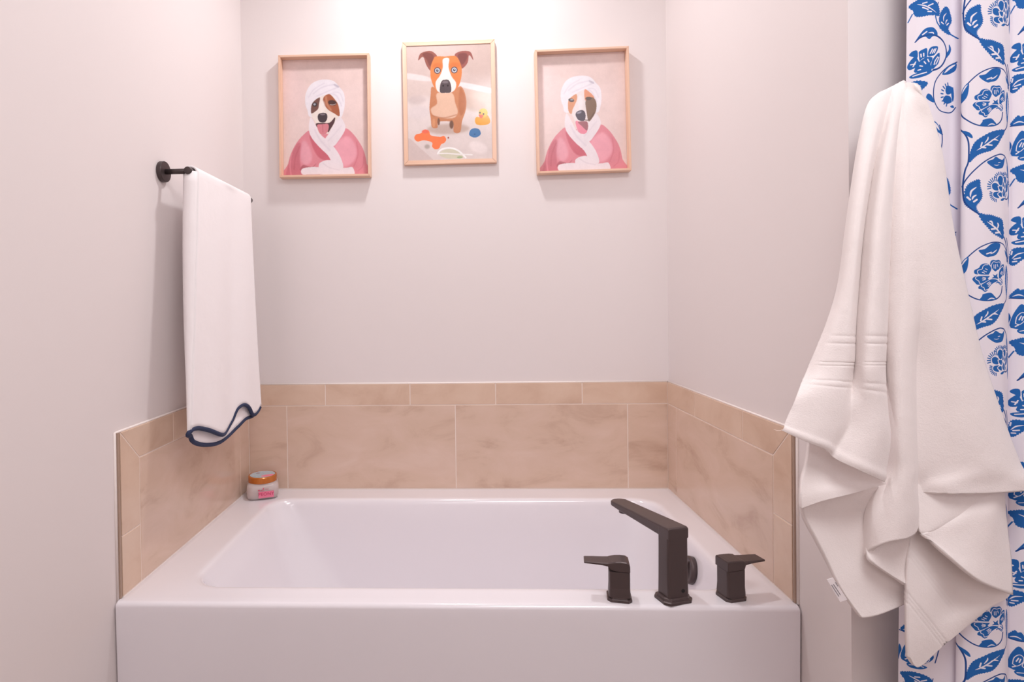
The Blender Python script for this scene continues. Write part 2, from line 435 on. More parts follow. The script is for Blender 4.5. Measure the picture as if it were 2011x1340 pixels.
def handle(name_label, loc, rz, side):
    h = empty('faucet_handle', loc, rz); tag(h, name_label, 'faucet handle', 'faucet handles on the tub deck')
    plate(h, .0265, .0245, .008)
    v, f = loft([rr4(.0235, .021, .005, .010), rr4(.0225, .020, .005, .03), rr4(.0225, .020, .005, .066)]); mesh_obj('body', v, f, M['bronze'], h)
    # cap and lever in one blade: profile over x, extruded in y
    rg = []
    P = [(-.0225, .067, .080, .0195), (-.021, .067, .0855, .020), (-.015, .067, .0888, .020), (-.004, .067, .0895, .020), (.008, .068, .0885, .020), (.018, .070, .0862, .0195), (.0235, .0765, .0845, .019), (.036, .0782, .0838, .018), (.058, .0787, .0832, .0165), (.075, .0785, .0825, .0150), (.0765, .0795, .0815, .0145)]
    if side == 1: P[:6] = [(-.0235, .067, .0865, .0205), (-.0225, .067, .0885, .0208), (-.015, .067, .0890, .0208), (-.004, .067, .0888, .0208), (.010, .068, .0882, .0208), (.0195, .069, .0868, .0205)]
    for x, z0, z1, hw in P:
        c = min(.002, (z1-z0)/3)
        rg.append([(x*side, -hw, z0), (x*side, hw, z0), (x*side, hw, z1-c), (x*side, hw-c, z1), (x*side, -hw+c, z1), (x*side, -hw, z1-c)])
    v, f = loft(rg)
    bm = bmesh.new(); vs = [bm.verts.new(p) for p in v]
    for q in f: bm.faces.new([vs[i] for i in q])
    bm_obj('lever', bm, M['bronze'], h)
    return h
handle('left dark bronze faucet handle, its flat lever pointing left over the basin', (1.1415, -.7695, TZ), math.radians(-10), -1)
handle('right dark bronze faucet handle, its flat lever pointing right toward the tiled wall', (1.392, -.762, TZ), math.radians(14), 1)

# ------------------------------------------------------------------ towel bar
tb = empty('towel_bar', (0, -.566, 1.528)); tag(tb, 'dark bronze towel bar with a round wall plate on the left wall', 'towel bar')
def xdisc(prof, n=40):
    rings = [[(x, r*math.cos(2*math.pi*k/n), r*math.sin(2*math.pi*k/n)) for k in range(n)] for r, x in prof]; return loft(rings)
BY0, BY1 = -.566, -.150
for yy in (0, BY1-BY0-.02):
    v, f = xdisc([(.0265, 0), (.0275, .001), (.0275, .011), (.0265, .0125), (.001, .0127)])
    mesh_obj('wall_plate', v, f, M['bronze_bar'], tb, False, loc=(0, yy, 0))
    v, f = tube([(.012, yy, 0), (.076, yy, 0)], .0072, 20); mesh_obj('post', v, f, M['bronze_bar'], tb, True)
v, f = tube([(.076, -.012, 0), (.076, -.0115, 0), (.076, BY1-BY0+.011, 0), (.076, BY1-BY0+.012, 0)], [.009, .0098, .0098, .009], 24); mesh_obj('rod', v, f, M['bronze_bar'], tb, True)

# ------------------------------------------------------------------ hand towel over the bar
ZB = 1.528; XB = .076
def hz(px, py, x=.114): p = on(0, x, px, py); return p[1], p[2]
# front hem and back hem in (y, z)
fh = catmull([hz(*p) for p in ((378, 846), (392, 841), (412, 845), (432, 853), (447, 853), (458, 843), (468, 825), (474, 803), (483, 795), (491, 802), (497, 815), (505, 810), (511, 796))], 5)
bh = catmull([hz(*p, .097) for p in ((374, 856), (380, 868), (400, 874), (425, 871), (448, 858), (466, 838), (480, 823), (494, 817), (503, 806))], 5)
NU, R0_ = 60, .0125
def hem_at(h, t):
    d = np.r_[0, np.cumsum(np.hypot(*np.diff(h, axis=0).T))]; s = t*d[-1]
    return np.interp(s, d, h[:, 0]), np.interp(s, d, h[:, 1])
rows = []
NV = 46
def xoff(t, v, side):
    # soft vertical folds that deepen downwards
    a = .0035+.011*v
    return a*(math.sin(t*7.2+.6)*.6+math.sin(t*15+2.0+v)*.28)+.008*v*v*t
YT0, YT1 = -.560, -.182
for i in range(NU+1):
    t = i/NU; col = []
    fy, fz = hem_at(fh, t); by, bz = hem_at(bh, t)
    yt = YT0+(YT1-YT0)*t
    sag = .0015*math.sin(t*9)
    # rounded shoulder of the cloth at the far end
    for k in range(NV+1):      # back panel, bottom to bar
        v_ = 1-k/NV; y = yt+(by-yt)*v_**1.1; z = ZB+(bz-ZB)*v_
        col.append((XB-R0_-.004-.5*abs(xoff(t, v_, 0))*.3+.040*v_**2*(.9+.1*t)+ .3*xoff(t, v_, 0)*v_, y, z))
    for k in range(1, 10):
        a = math.pi*(1-k/10); col.append((XB+(R0_+.004)*math.cos(a), yt, ZB+(R0_+.0015)*math.sin(a)+sag*0))
    for k in range(NV+1):      # front panel, bar to hem
        v_ = k/NV; y = yt+(fy-yt)*v_**1.1; z = ZB+(fz-ZB)*v_
        col.append((XB+R0_+.004+.010*v_+xoff(t, v_, 1), y, z))
    rows.append(col)
v, f = loft(rows, False, (False, False))
ht = mesh_obj('hand_towel', v, f, M['hand_towel'], smooth=True); modifiers(ht, .0055, offset=0)
tag(ht, 'white hand towel with a wavy navy hem, draped over the bar on the left wall', 'towel')
path = [r[-1] for r in rows]; pathb = [r[0] for r in rows]
loopL = [tuple(np.array(pathb[0])*(1-k)+np.array(path[0])*k+np.array([0, -.012*math.sin(math.pi*k), -.002])) for k in (.2, .4, .6, .8)]
allp = pathb[::-1]+loopL+path
v, f = tube(catmull(np.array(allp)[::2], 3), .006, 10); mesh_obj('hem', v, f, M['navy'], ht, True); tag(bpy.data.objects['hem'], 'navy scalloped hem')
# folded side that joins the two panels near the hem
side = []
for k in range(9):
    a = k/8
    colp = []
    for j in range(20):
        v_ = j/19; P0 = np.array(rows[0][int(round((1-v_)*0)) + 0 + int(round((1-v_)*NV))]); P1 = np.array(rows[0][-1-int(round((1-v_)*NV))])
        p = P0*(1-a)+P1*a; p[1] -= .012*math.sin(math.pi*a); colp.append(p)
    side.append(colp)
v, f = loft(side, False, (False, False)); sd = mesh_obj('side_fold', v, f, M['hand_towel'], ht, True); modifiers(sd, .004)

# ------------------------------------------------------------------ framed prints
def print_uv(o):
    me = o.data; uv = me.uv_layers.new(name='UVMap'); co = np.array([v.co for v in me.vertices])
    mn, mx = co.min(0), co.max(0)
    for l in me.loops: c = me.vertices[l.vertex_index].co; uv.data[l.index].uv = ((c.x-mn[0])/(mx[0]-mn[0]), (c.z-mn[2])/(mx[2]-mn[2]))

def grain(a, seed):
    # fine fur / cloth irregularity of a photographic print
    r = np.random.RandomState(seed); h, w_ = a.shape[:2]; out = np.zeros((h, w_))
    for sc, am in ((3, .02), (12, .022), (40, .03)):
        n = r.rand(h//sc+3, w_//sc+3); yy = np.arange(h)/sc; xx = np.arange(w_)/sc
        y0 = yy.astype(int); x0 = xx.astype(int); fy = (yy-y0)[:, None]; fx = (xx-x0)[None]
        fy = fy*fy*(3-2*fy); fx = fx*fx*(3-2*fx)
        v = n[np.ix_(y0, x0)]*(1-fy)*(1-fx)+n[np.ix_(y0+1, x0)]*fy*(1-fx)+n[np.ix_(y0, x0+1)]*(1-fy)*fx+n[np.ix_(y0+1, x0+1)]*fy*fx
        out += (v-.5)*2*am
    return a*.88*(1+out)[..., None]

def portrait(dx, right):
    ox, oy = (118, 130) if right else (160, 155)
    wz, hz_ = (770, 1035) if right else (735, 1005)
    c = Canvas(380, 510, (236, 214, 210)); sx, sy = 380/wz, 510/hz_
    c.T(sx, sy, -(ox-dx)*sx, -oy*sy)          # body drawn in the left picture's frame, shifted by dx
    c.ell(560, 250, 420, 160, (228, 204, 198), soft=40, al=.5)
    c.ell(230, 420, 120, 200, (240, 214, 212), soft=40, al=.7)
    dy = 8 if right else 0
    P = lambda pts: [(x, y+dy) for x, y in pts]
    pk = (226, 142, 154)
    c.poly(P([(178, 1190), (200, 1050), (230, 950), (280, 860), (340, 795), (390, 765), (500, 790), (600, 800), (690, 750), (760, 800), (820, 885), (855, 960), (875, 1060), (885, 1190)]), pk, soft=2)
    c.poly(P([(180, 1190), (200, 1050), (235, 950), (285, 870), (320, 900), (300, 1000), (310, 1100), (315, 1190)]), (206, 116, 130), soft=7)
    c.poly(P([(300, 1100), (330, 1060), (400, 1080), (440, 1050), (400, 1095), (320, 1110)]), (170, 84, 98), soft=4, al=.8)
    c.poly(P([(330, 850), (380, 900), (405, 1000), (370, 1060), (320, 1040), (305, 960)]), (238, 172, 186), soft=12, al=.8)
    c.poly(P([(385, 800), (450, 870), (540, 960), (572, 1028), (480, 1010), (420, 930)]), (204, 100, 116), soft=6, al=.9)
    c.poly(P([(600, 900), (700, 820), (770, 880), (790, 980), (740, 1060), (670, 1080), (640, 1000)]), (241, 170, 184), soft=12)
    c.line(P([(300, 900), (260, 1000), (250, 1100)]), 10, (190, 98, 112), soft=5, al=.7)
    c.line(P([(230, 960), (215, 1060), (225, 1160)]), 9, (232, 150, 162), soft=5, al=.8)
    c.line(P([(790, 870), (800, 980), (765, 1080)]), 9, (212, 118, 134), soft=5, al=.7)
    c.line(P([(850, 1000), (840, 1080), (800, 1120)]), 8, (212, 118, 134), soft=4, al=.6)
    wh = (240, 231, 236)
    c.poly(P([(318, 1095), (400, 1080), (490, 1090), (500, 1142), (400, 1148), (320, 1142)]), wh, soft=2)
    c.poly(P([(630, 1098), (700, 1092), (755, 1090), (762, 1165), (620, 1165)]), wh, soft=2)
    c.poly(P([(462, 1075), (490, 1035), (560, 1022), (610, 1060), (645, 1110), (640, 1190), (500, 1190)]), wh, soft=2)
    c.poly(P([(320, 1148), (490, 1146), (490, 1170), (320, 1175)]), (196, 88, 102), soft=2)
    c.poly([(398, 650), (380, 740), (400, 820), (470, 910), (545, 985), (580, 1060), (600, 1095), (672, 1095), (655, 1010), (610, 930), (550, 860), (480, 800), (440, 720)], wh, soft=2)
    c.poly([(600, 660), (650, 650), (690, 715), (690, 770), (640, 850), (585, 905), (520, 850), (560, 780)], wh, soft=2)
    c.line([(430, 760), (480, 850), (560, 940)], 12, (222, 212, 222), soft=6, al=.7)
    c.line([(500, 1050), (560, 1090), (640, 1110)], 8, (220, 210, 218), soft=4, al=.7)
    c.line([(545, 860), (600, 800), (660, 730)], 10, (226, 216, 224), soft=6, al=.7)
    # towel wrapped round the head
    tw = [(352, 530), (356, 450), (395, 375), (455, 338), (530, 328), (600, 345), (650, 400), (685, 450), (692, 530), (682, 600), (650, 660), (560, 600), (400, 650), (370, 590)]
    if right: tw = [(x+(0 if x < 500 else 14), y-3) for x, y in tw]
    c.poly(tw, (240, 236, 243), soft=2)
    for ln, wd in (([(420, 450), (500, 395), (610, 372)], 9), ([(450, 470), (550, 430), (640, 395)], 8), ([(380, 480), (430, 410), (520, 360)], 7), ([(560, 450), (620, 470), (665, 560)], 9), ([(590, 440), (650, 450), (680, 520)], 6)):
        c.line(ln, wd, (218, 211, 224), soft=5, al=.8)
    c.ell(622, 385, 26, 9, (188, 180, 196), .5, soft=4, al=.8)
    c.T(sx, sy, -ox*sx, -oy*sy)
    if not right:
        c.poly([(402, 620), (404, 560), (430, 510), (480, 478), (560, 455), (612, 500), (642, 560), (645, 640), (615, 680), (580, 745), (545, 785), (500, 806), (462, 780), (440, 700), (412, 655)], (241, 230, 222), soft=1)
        c.poly([(401, 612), (404, 550), (430, 510), (478, 482), (470, 540), (463, 578), (440, 600), (415, 616)], (118, 80, 72), soft=2)
        c.poly([(505, 500), (520, 470), (562, 455), (605, 500), (636, 552), (646, 645), (600, 622), (550, 590), (515, 545)], (170, 98, 68), soft=2)
        c.line([(530, 480), (540, 540), (570, 590)], 18, (205, 142, 110), soft=5, al=.8)
        c.ell(585, 530, 38, 24, (78, 54, 50), .2, soft=4); c.ell(434, 542, 22, 20, (66, 54, 56), soft=2); c.ell(432, 540, 11, 9, (170, 175, 185), soft=1); c.line([(565, 545), (590, 548), (615, 540)], 5, (200, 190, 190), soft=1)
        c.ell(500, 570, 22, 60, (248, 240, 235), soft=8, al=.7)
        c.poly([(458, 655), (466, 625), (500, 615), (533, 622), (541, 655), (526, 690), (500, 698), (470, 688)], (72, 60, 66), soft=1); c.ell(500, 628, 22, 7, (130, 118, 126), soft=3)
        c.poly([(442, 706), (500, 700), (560, 700), (606, 655), (600, 700), (565, 760), (545, 782), (520, 745), (460, 745)], (84, 54, 60), soft=2)
        c.poly([(452, 720), (500, 712), (546, 712), (551, 750), (532, 792), (500, 805), (470, 785)], (216, 134, 144), soft=2)
        c.line([(500, 720), (502, 780)], 5, (190, 104, 116), soft=2)
    else:
        c.poly([(385, 600), (388, 550), (410, 512), (460, 480), (540, 448), (600, 495), (633, 560), (628, 640), (600, 690), (565, 735), (552, 800), (520, 833), (486, 830), (460, 800), (440, 720), (415, 660), (395, 650)], (236, 226, 226), soft=1)
        c.poly([(385, 590), (392, 535), (425, 503), (462, 485), (466, 530), (445, 580), (425, 620), (415, 657), (392, 640)], (218, 152, 112), soft=2)
        c.poly([(530, 500), (530, 460), (545, 447), (600, 495), (615, 530), (560, 545), (535, 540)], (226, 152, 116), soft=2)
        c.poly([(538, 560), (560, 530), (605, 520), (633, 565), (628, 640), (595, 700), (562, 728), (548, 660)], (128, 98, 78), soft=2)
        c.ell(415, 537, 26, 15, (78, 64, 64), .25, soft=2); c.ell(418, 533, 12, 6, (160, 160, 170), soft=1); c.ell(566, 528, 28, 15, (92, 74, 66), soft=2)
        c.ell(495, 560, 22, 65, (246, 240, 242), soft=8, al=.7)
        c.poly([(450, 662), (468, 636), (510, 628), (532, 648), (536, 690), (520, 722), (480, 716), (460, 694)], (78, 66, 80), soft=1); c.ell(482, 648, 22, 9, (150, 146, 160), -.3, soft=3)
        c.line([(530, 715), (570, 712), (612, 655)], 7, (96, 70, 62), soft=2)
        c.poly([(448, 722), (500, 732), (548, 730), (553, 790), (535, 832), (490, 831), (464, 800)], (236, 144, 164), soft=1)
        c.poly([(470, 730), (550, 732), (548, 808), (500, 765)], (164, 104, 112), soft=2)
    return grain(c.a, 3)

def bath_dog():
    c = Canvas(420, 560, (214, 196, 190)); sx, sy = 420/790, 560/1070
    c.T(sx, sy, -140*sx, -138*sy)
    c.poly([(130, 120), (950, 120), (950, 560), (650, 500), (360, 450), (130, 400)], (208, 188, 182), soft=20)
    c.poly([(640, 140), (950, 120), (950, 420), (700, 400)], (200, 178, 170), soft=30, al=.7)
    c.poly([(600, 560), (950, 620), (950, 800), (700, 820)], (212, 188, 176), soft=20)
    c.poly([(130, 620), (950, 820), (950, 1230), (130, 1230)], (226, 213, 210), soft=25)
    c.ell(760, 700, 120, 60, (198, 172, 158), .3, soft=20, al=.8)
    c.ell(230, 640, 90, 40, (196, 178, 176), soft=18, al=.6); c.ell(250, 760, 110, 60, (222, 210, 210), soft=20, al=.8)
    c.ell(520, 920, 200, 50, (188, 164, 152), soft=14, al=.8); c.ell(800, 1100, 90, 50, (238, 226, 224), .4, soft=14)
    c.poly([(655, 488), (930, 555), (945, 600), (660, 535)], (234, 224, 224), soft=5)
    c.poly([(135, 388), (330, 425), (365, 470), (135, 440)], (228, 216, 214), soft=6)
    c.poly([(375, 520), (360, 600), (347, 720), (358, 820), (368, 900), (420, 905), (432, 850), (560, 860), (572, 950), (632, 952), (652, 850), (690, 740), (690, 620), (652, 530), (600, 540), (450, 560)], (198, 134, 98), soft=2)
    c.poly([(640, 540), (688, 640), (682, 740), (640, 800), (620, 700)], (176, 108, 74), soft=6, al=.7)
    c.poly([(420, 585), (560, 585), (590, 680), (612, 770), (560, 822), (400, 800), (360, 730), (420, 680)], (226, 188, 164), soft=5)
    c.line([(370, 790), (480, 815), (600, 790)], 10, (180, 116, 84), soft=4, al=.7)
    c.ell(432, 850, 12, 34, (128, 92, 76), soft=4); c.ell(552, 880, 20, 40, (120, 88, 74), soft=5); c.ell(385, 860, 14, 40, (220, 160, 120), soft=6, al=.7)
    c.poly([(250, 272), (268, 212), (320, 190), (372, 188), (412, 215), (428, 245), (400, 290), (368, 372), (326, 320), (296, 240)], (150, 96, 86), soft=2)
    c.poly([(290, 215), (340, 200), (395, 230), (380, 300), (360, 330), (330, 270)], (118, 72, 68), soft=5, al=.8)
    c.poly([(592, 232), (640, 202), (700, 198), (746, 215), (766, 286), (728, 238), (712, 310), (656, 362), (620, 300)], (152, 94, 88), soft=2)
    c.poly([(620, 235), (680, 215), (715, 240), (690, 300), (655, 320)], (120, 74, 72), soft=5, al=.8)
    c.poly([(395, 262), (420, 240), (505, 243), (605, 245), (650, 330), (657, 400), (642, 480), (610, 545), (545, 582), (450, 578), (400, 535), (365, 440), (365, 340)], (220, 134, 82), soft=2)
    c.ell(430, 330, 50, 30, (200, 112, 66), soft=10, al=.6); c.ell(590, 330, 50, 30, (200, 112, 66), soft=10, al=.6)
    c.poly([(482, 268), (540, 264), (532, 340), (560, 430), (600, 490), (592, 550), (545, 582), (450, 578), (415, 542), (412, 475), (452, 420), (480, 345)], (242, 228, 224), soft=3)
    for x in (428, 587):
        c.ell(x, 372, 32, 31, (96, 84, 90), soft=2); c.ell(x, 372, 22, 22, (206, 210, 220), soft=1); c.ell(x, 372, 15, 15, (126, 130, 144), soft=1); c.ell(x, 372, 8, 8, (52, 48, 54), soft=1); c.ell(x+4, 367, 4, 4, (240, 240, 245), soft=1)
    c.poly([(453, 505), (472, 467), (500, 460), (532, 465), (551, 505), (552, 575), (500, 582), (450, 575)], (88, 78, 82), 3, soft=1); c.ell(500, 482, 30, 12, (124, 114, 118), soft=4)
    c.ell(480, 515, 8, 9, (50, 42, 46), soft=2); c.ell(524, 515, 8, 9, (50, 42, 46), soft=2)
    c.poly([(200, 1000), (215, 965), (265, 952), (300, 920), (342, 940), (355, 975), (440, 992), (480, 985), (500, 1020), (480, 1050), (452, 1062), (430, 1100), (392, 1106), (366, 1080), (365, 1042), (290, 1020), (230, 1030)], (252, 132, 86), soft=1)
    c.ell(305, 938, 34, 18, (240, 116, 92), soft=4)
    c.poly([(773, 840), (790, 815), (840, 822), (885, 800), (912, 842), (905, 882), (840, 895), (782, 882)], (234, 166, 58), soft=2)
    c.ell(850, 782, 42, 44, (248, 188, 66), soft=2); c.poly([(808, 796), (850, 800), (848, 815), (828, 832)], (246, 110, 84), soft=1); c.ell(820, 778, 8, 9, (50, 40, 40)); c.ell(853, 790, 8, 9, (40, 34, 34))
    c.poly([(715, 975), (730, 935), (770, 920), (812, 935), (824, 975), (800, 1000), (765, 1008), (730, 995)], (80, 126, 176), soft=1); c.ell(768, 975, 8, 3, (40, 60, 90))
    c.poly([(140, 1000), (250, 1090), (370, 1200), (380, 1230), (140, 1230)], (216, 198, 194), soft=3)
    c.ell(320, 1080, 26, 22, (160, 148, 138), soft=8, al=.7)
    c.poly([(430, 1150), (520, 1105), (620, 1140), (650, 1195), (500, 1195)], (216, 212, 190), soft=3)
    c.ell(625, 1188, 28, 10, (170, 188, 146), soft=3)
    c.line([(418, 1148), (450, 1112), (530, 1098), (610, 1125), (680, 1192)], 16, (250, 248, 246), soft=1)
    c.line([(418, 1148), (500, 1148), (600, 1158), (740, 1168)], 12, (244, 240, 238), soft=1)
    c.ell(520, 1003, 7, 9, (150, 80, 70), soft=2)
    return grain(c.a, 5)

def pframe(label, cx, cz, fw, fh_, depth, lip, rec, tilt, art, name, gloss):
    """wooden frame; depth off the wall, lip = face width, rec = how far the print sits behind the face"""
    e = empty('picture_frame', (cx, 0, cz)); e.rotation_euler = (0, -math.radians(tilt), 0)
    tag(e, label, 'picture', None)
    yb = -.0015; yf = -depth; hw, hh = fw/2, fh_/2
    for (a, b, c_, d) in (((-hw, hh), (hw, hh), (hw-lip, hh-lip), (-hw+lip, hh-lip)), ((hw, hh), (hw, -hh), (hw-lip, -hh+lip), (hw-lip, hh-lip)),
                          ((hw, -hh), (-hw, -hh), (-hw+lip, -hh+lip), (hw-lip, -hh+lip)), ((-hw, -hh), (-hw, hh), (-hw+lip, hh-lip), (-hw+lip, -hh+lip))):
        q = (a, b, c_, d); cen = np.mean(q, 0)
        bm = bmesh.new()
        lo = [bm.verts.new((p[0]-cen[0], yb, p[1]-cen[1])) for p in q]; hi = [bm.verts.new((p[0]-cen[0], yf, p[1]-cen[1])) for p in q]
        bm.faces.new(lo); t = bm.faces.new(hi[::-1])
        for i in range(4): bm.faces.new((lo[i], hi[i], hi[(i+1) % 4], lo[(i+1) % 4]))
        bmesh.ops.recalc_face_normals(bm, faces=bm.faces)
        bmesh.ops.bevel(bm, geom=[ed for ed in t.edges], offset=.0009, segments=2, affect='EDGES')
        o = bm_obj('frame_rail', bm, M['wood'], e, loc=(cen[0], 0, cen[1]))
        if abs(q[0][0]-q[1][0]) > .2: # grain along the rail
            o.data.materials[0] = M['wood_h']
    bm = bmesh.new(); bx(bm, -hw+lip-.001, hw-lip+.001, yf+rec, yb, -hh+lip-.001, hh-lip+.001); bm_obj('backing', bm, M['paper'], e)
    pw, ph = hw-lip, hh-lip
    o = mesh_obj('print', [(-pw, yf+rec-.0006, -ph), (pw, yf+rec-.0006, -ph), (pw, yf+rec-.0006, ph), (-pw, yf+rec-.0006, ph)], [(0, 1, 2, 3)], img_mat(name, art, gloss, spec=.5), e)
    print_uv(o)
    return e
M['wood_h'] = mat('pale_wood_horizontal', (.6, .4, .3), .5, mottle=((3, 60, 60), [(.3, lin((222, 182, 156))), (.6, lin((230, 194, 170))), (.8, lin((235, 203, 182)))], 4))
pframe('left framed dog picture, brown-patched dog in white head towel and pink robe, mouth open', .3092, 1.8447, .3265, .4355, .035, .0078, .027, -.3, portrait(0, False), 'left_print', .3)
pframe('middle framed picture, tan dog sitting in a bathtub with orange bone and yellow duck', .7557, 1.8852, .3300, .4370, .019, .0150, .003, .25, bath_dog(), 'middle_print', .12)
pframe('right framed dog picture, half-brown face, white head towel and pink robe, nearest the right wall', 1.2243, 1.8403, .3260, .4330, .035, .0078, .027, .75, portrait(-27, True), 'right_print', .3)

# ------------------------------------------------------------------ jar of body scrub on the back corner of the deck
jc = on(2, TZ, 515, 973); jr = empty('cosmetic_jar', (.082, -.078, TZ), math.radians(20))
jr.scale = (1.2, 1.2, 1.1)
tag(jr, 'small clear jar of pale pink scrub with an amber lid, in the back corner', 'jar')
def sq(h, r, z): return rring_s(-h, h, -h, h, r, z, 6)
v, f = loft([sq(.036, .014, 0), sq(.041, .016, .004), sq(.0435, .018, .012), sq(.0445, .018, .028), sq(.0435, .018, .042), sq(.040, .018, .047), sq(.036, .030, .050), sq(.036, .034, .054)])
mesh_obj('body', v, f, M['jar'], jr, True)
v, f = loft([sq(.034, .013, .0035), sq(.040, .016, .010), sq(.0415, .017, .028), sq(.0405, .017, .040), sq(.036, .020, .0455)])
tag(mesh_obj('contents', v, f, M['scrub'], jr, True), 'pale pink scrub')
v, f = disc_profile([(.0395, .049), (.0405, .050), (.0408, .066), (.0395, .0685), (.0365, .0690), (.0355, .0680), (.001, .0680)], 48)
mesh_obj('lid', v, f, M['lid'], jr)
def lid_art():
    c = Canvas(160, 160, (176, 196, 204))
    r2 = random.Random(2)
    for k in range(160):
        c.ell(r2.uniform(5, 155), r2.uniform(5, 155), r2.uniform(1.5, 5), r2.uniform(1.5, 4), r2.choice([(150, 176, 190), (196, 208, 216), (130, 150, 168), (190, 170, 186), (214, 150, 170)]), r2.uniform(0, 3), al=.8)
    c.poly([(70, 120), (100, 100), (150, 95), (140, 130), (100, 145), (75, 138)], (240, 130, 158), soft=2)
    c.ell(52, 45, 14, 7, (130, 60, 76)); return c.a
n = 40; v = [(.0352*math.cos(2*math.pi*k/n), .0352*math.sin(2*math.pi*k/n), .0686) for k in range(n)]
o = mesh_obj('lid_sticker', v, [tuple(range(n))], img_mat('lid_sticker_art', lid_art(), .4), jr)
uv = o.data.uv_layers.new(name='UVMap')
for l in o.data.loops: c_ = o.data.vertices[l.vertex_index].co; uv.data[l.index].uv = (.5+c_.x/.071, .5+c_.y/.071)
bm = bmesh.new(); bx(bm, -.012, .030, -.0462, -.0452, .008, .028); tag(bm_obj('label_patch', bm, M['pink'], jr), 'pink label patch')
bm = bmesh.new(); bx(bm, -.013, -.008, -.0466, -.0454, .031, .034); bx(bm, -.006, .004, -.0466, -.0454, .032, .0328); bx(bm, .006, .016, -.0466, -.0454, .034, .0348); bx(bm, .000, .003, -.0466, -.0454, .0355, .0385)
bm_obj('label_marks', bm, M['deep_pink'], jr)
fc = bpy.data.curves.new('label_text', 'FONT'); fc.body = 'PEONY'; fc.size = .0135; fc.extrude = .0003; fc.align_x = 'CENTER'
tmp = bpy.data.objects.new('label_text_curve', fc); COL.objects.link(tmp); bpy.context.view_layer.update()
tm = bpy.data.meshes.new_from_object(tmp.evaluated_get(bpy.context.evaluated_depsgraph_get())); bpy.data.objects.remove(tmp)
to = bpy.data.objects.new('label_text', tm); COL.objects.link(to); to.parent = jr; to.location = (.009, -.0466, .0155); to.rotation_euler = (math.radians(90), 0, 0); tm.materials.clear(); tm.materials.append(M['deep_pink'])

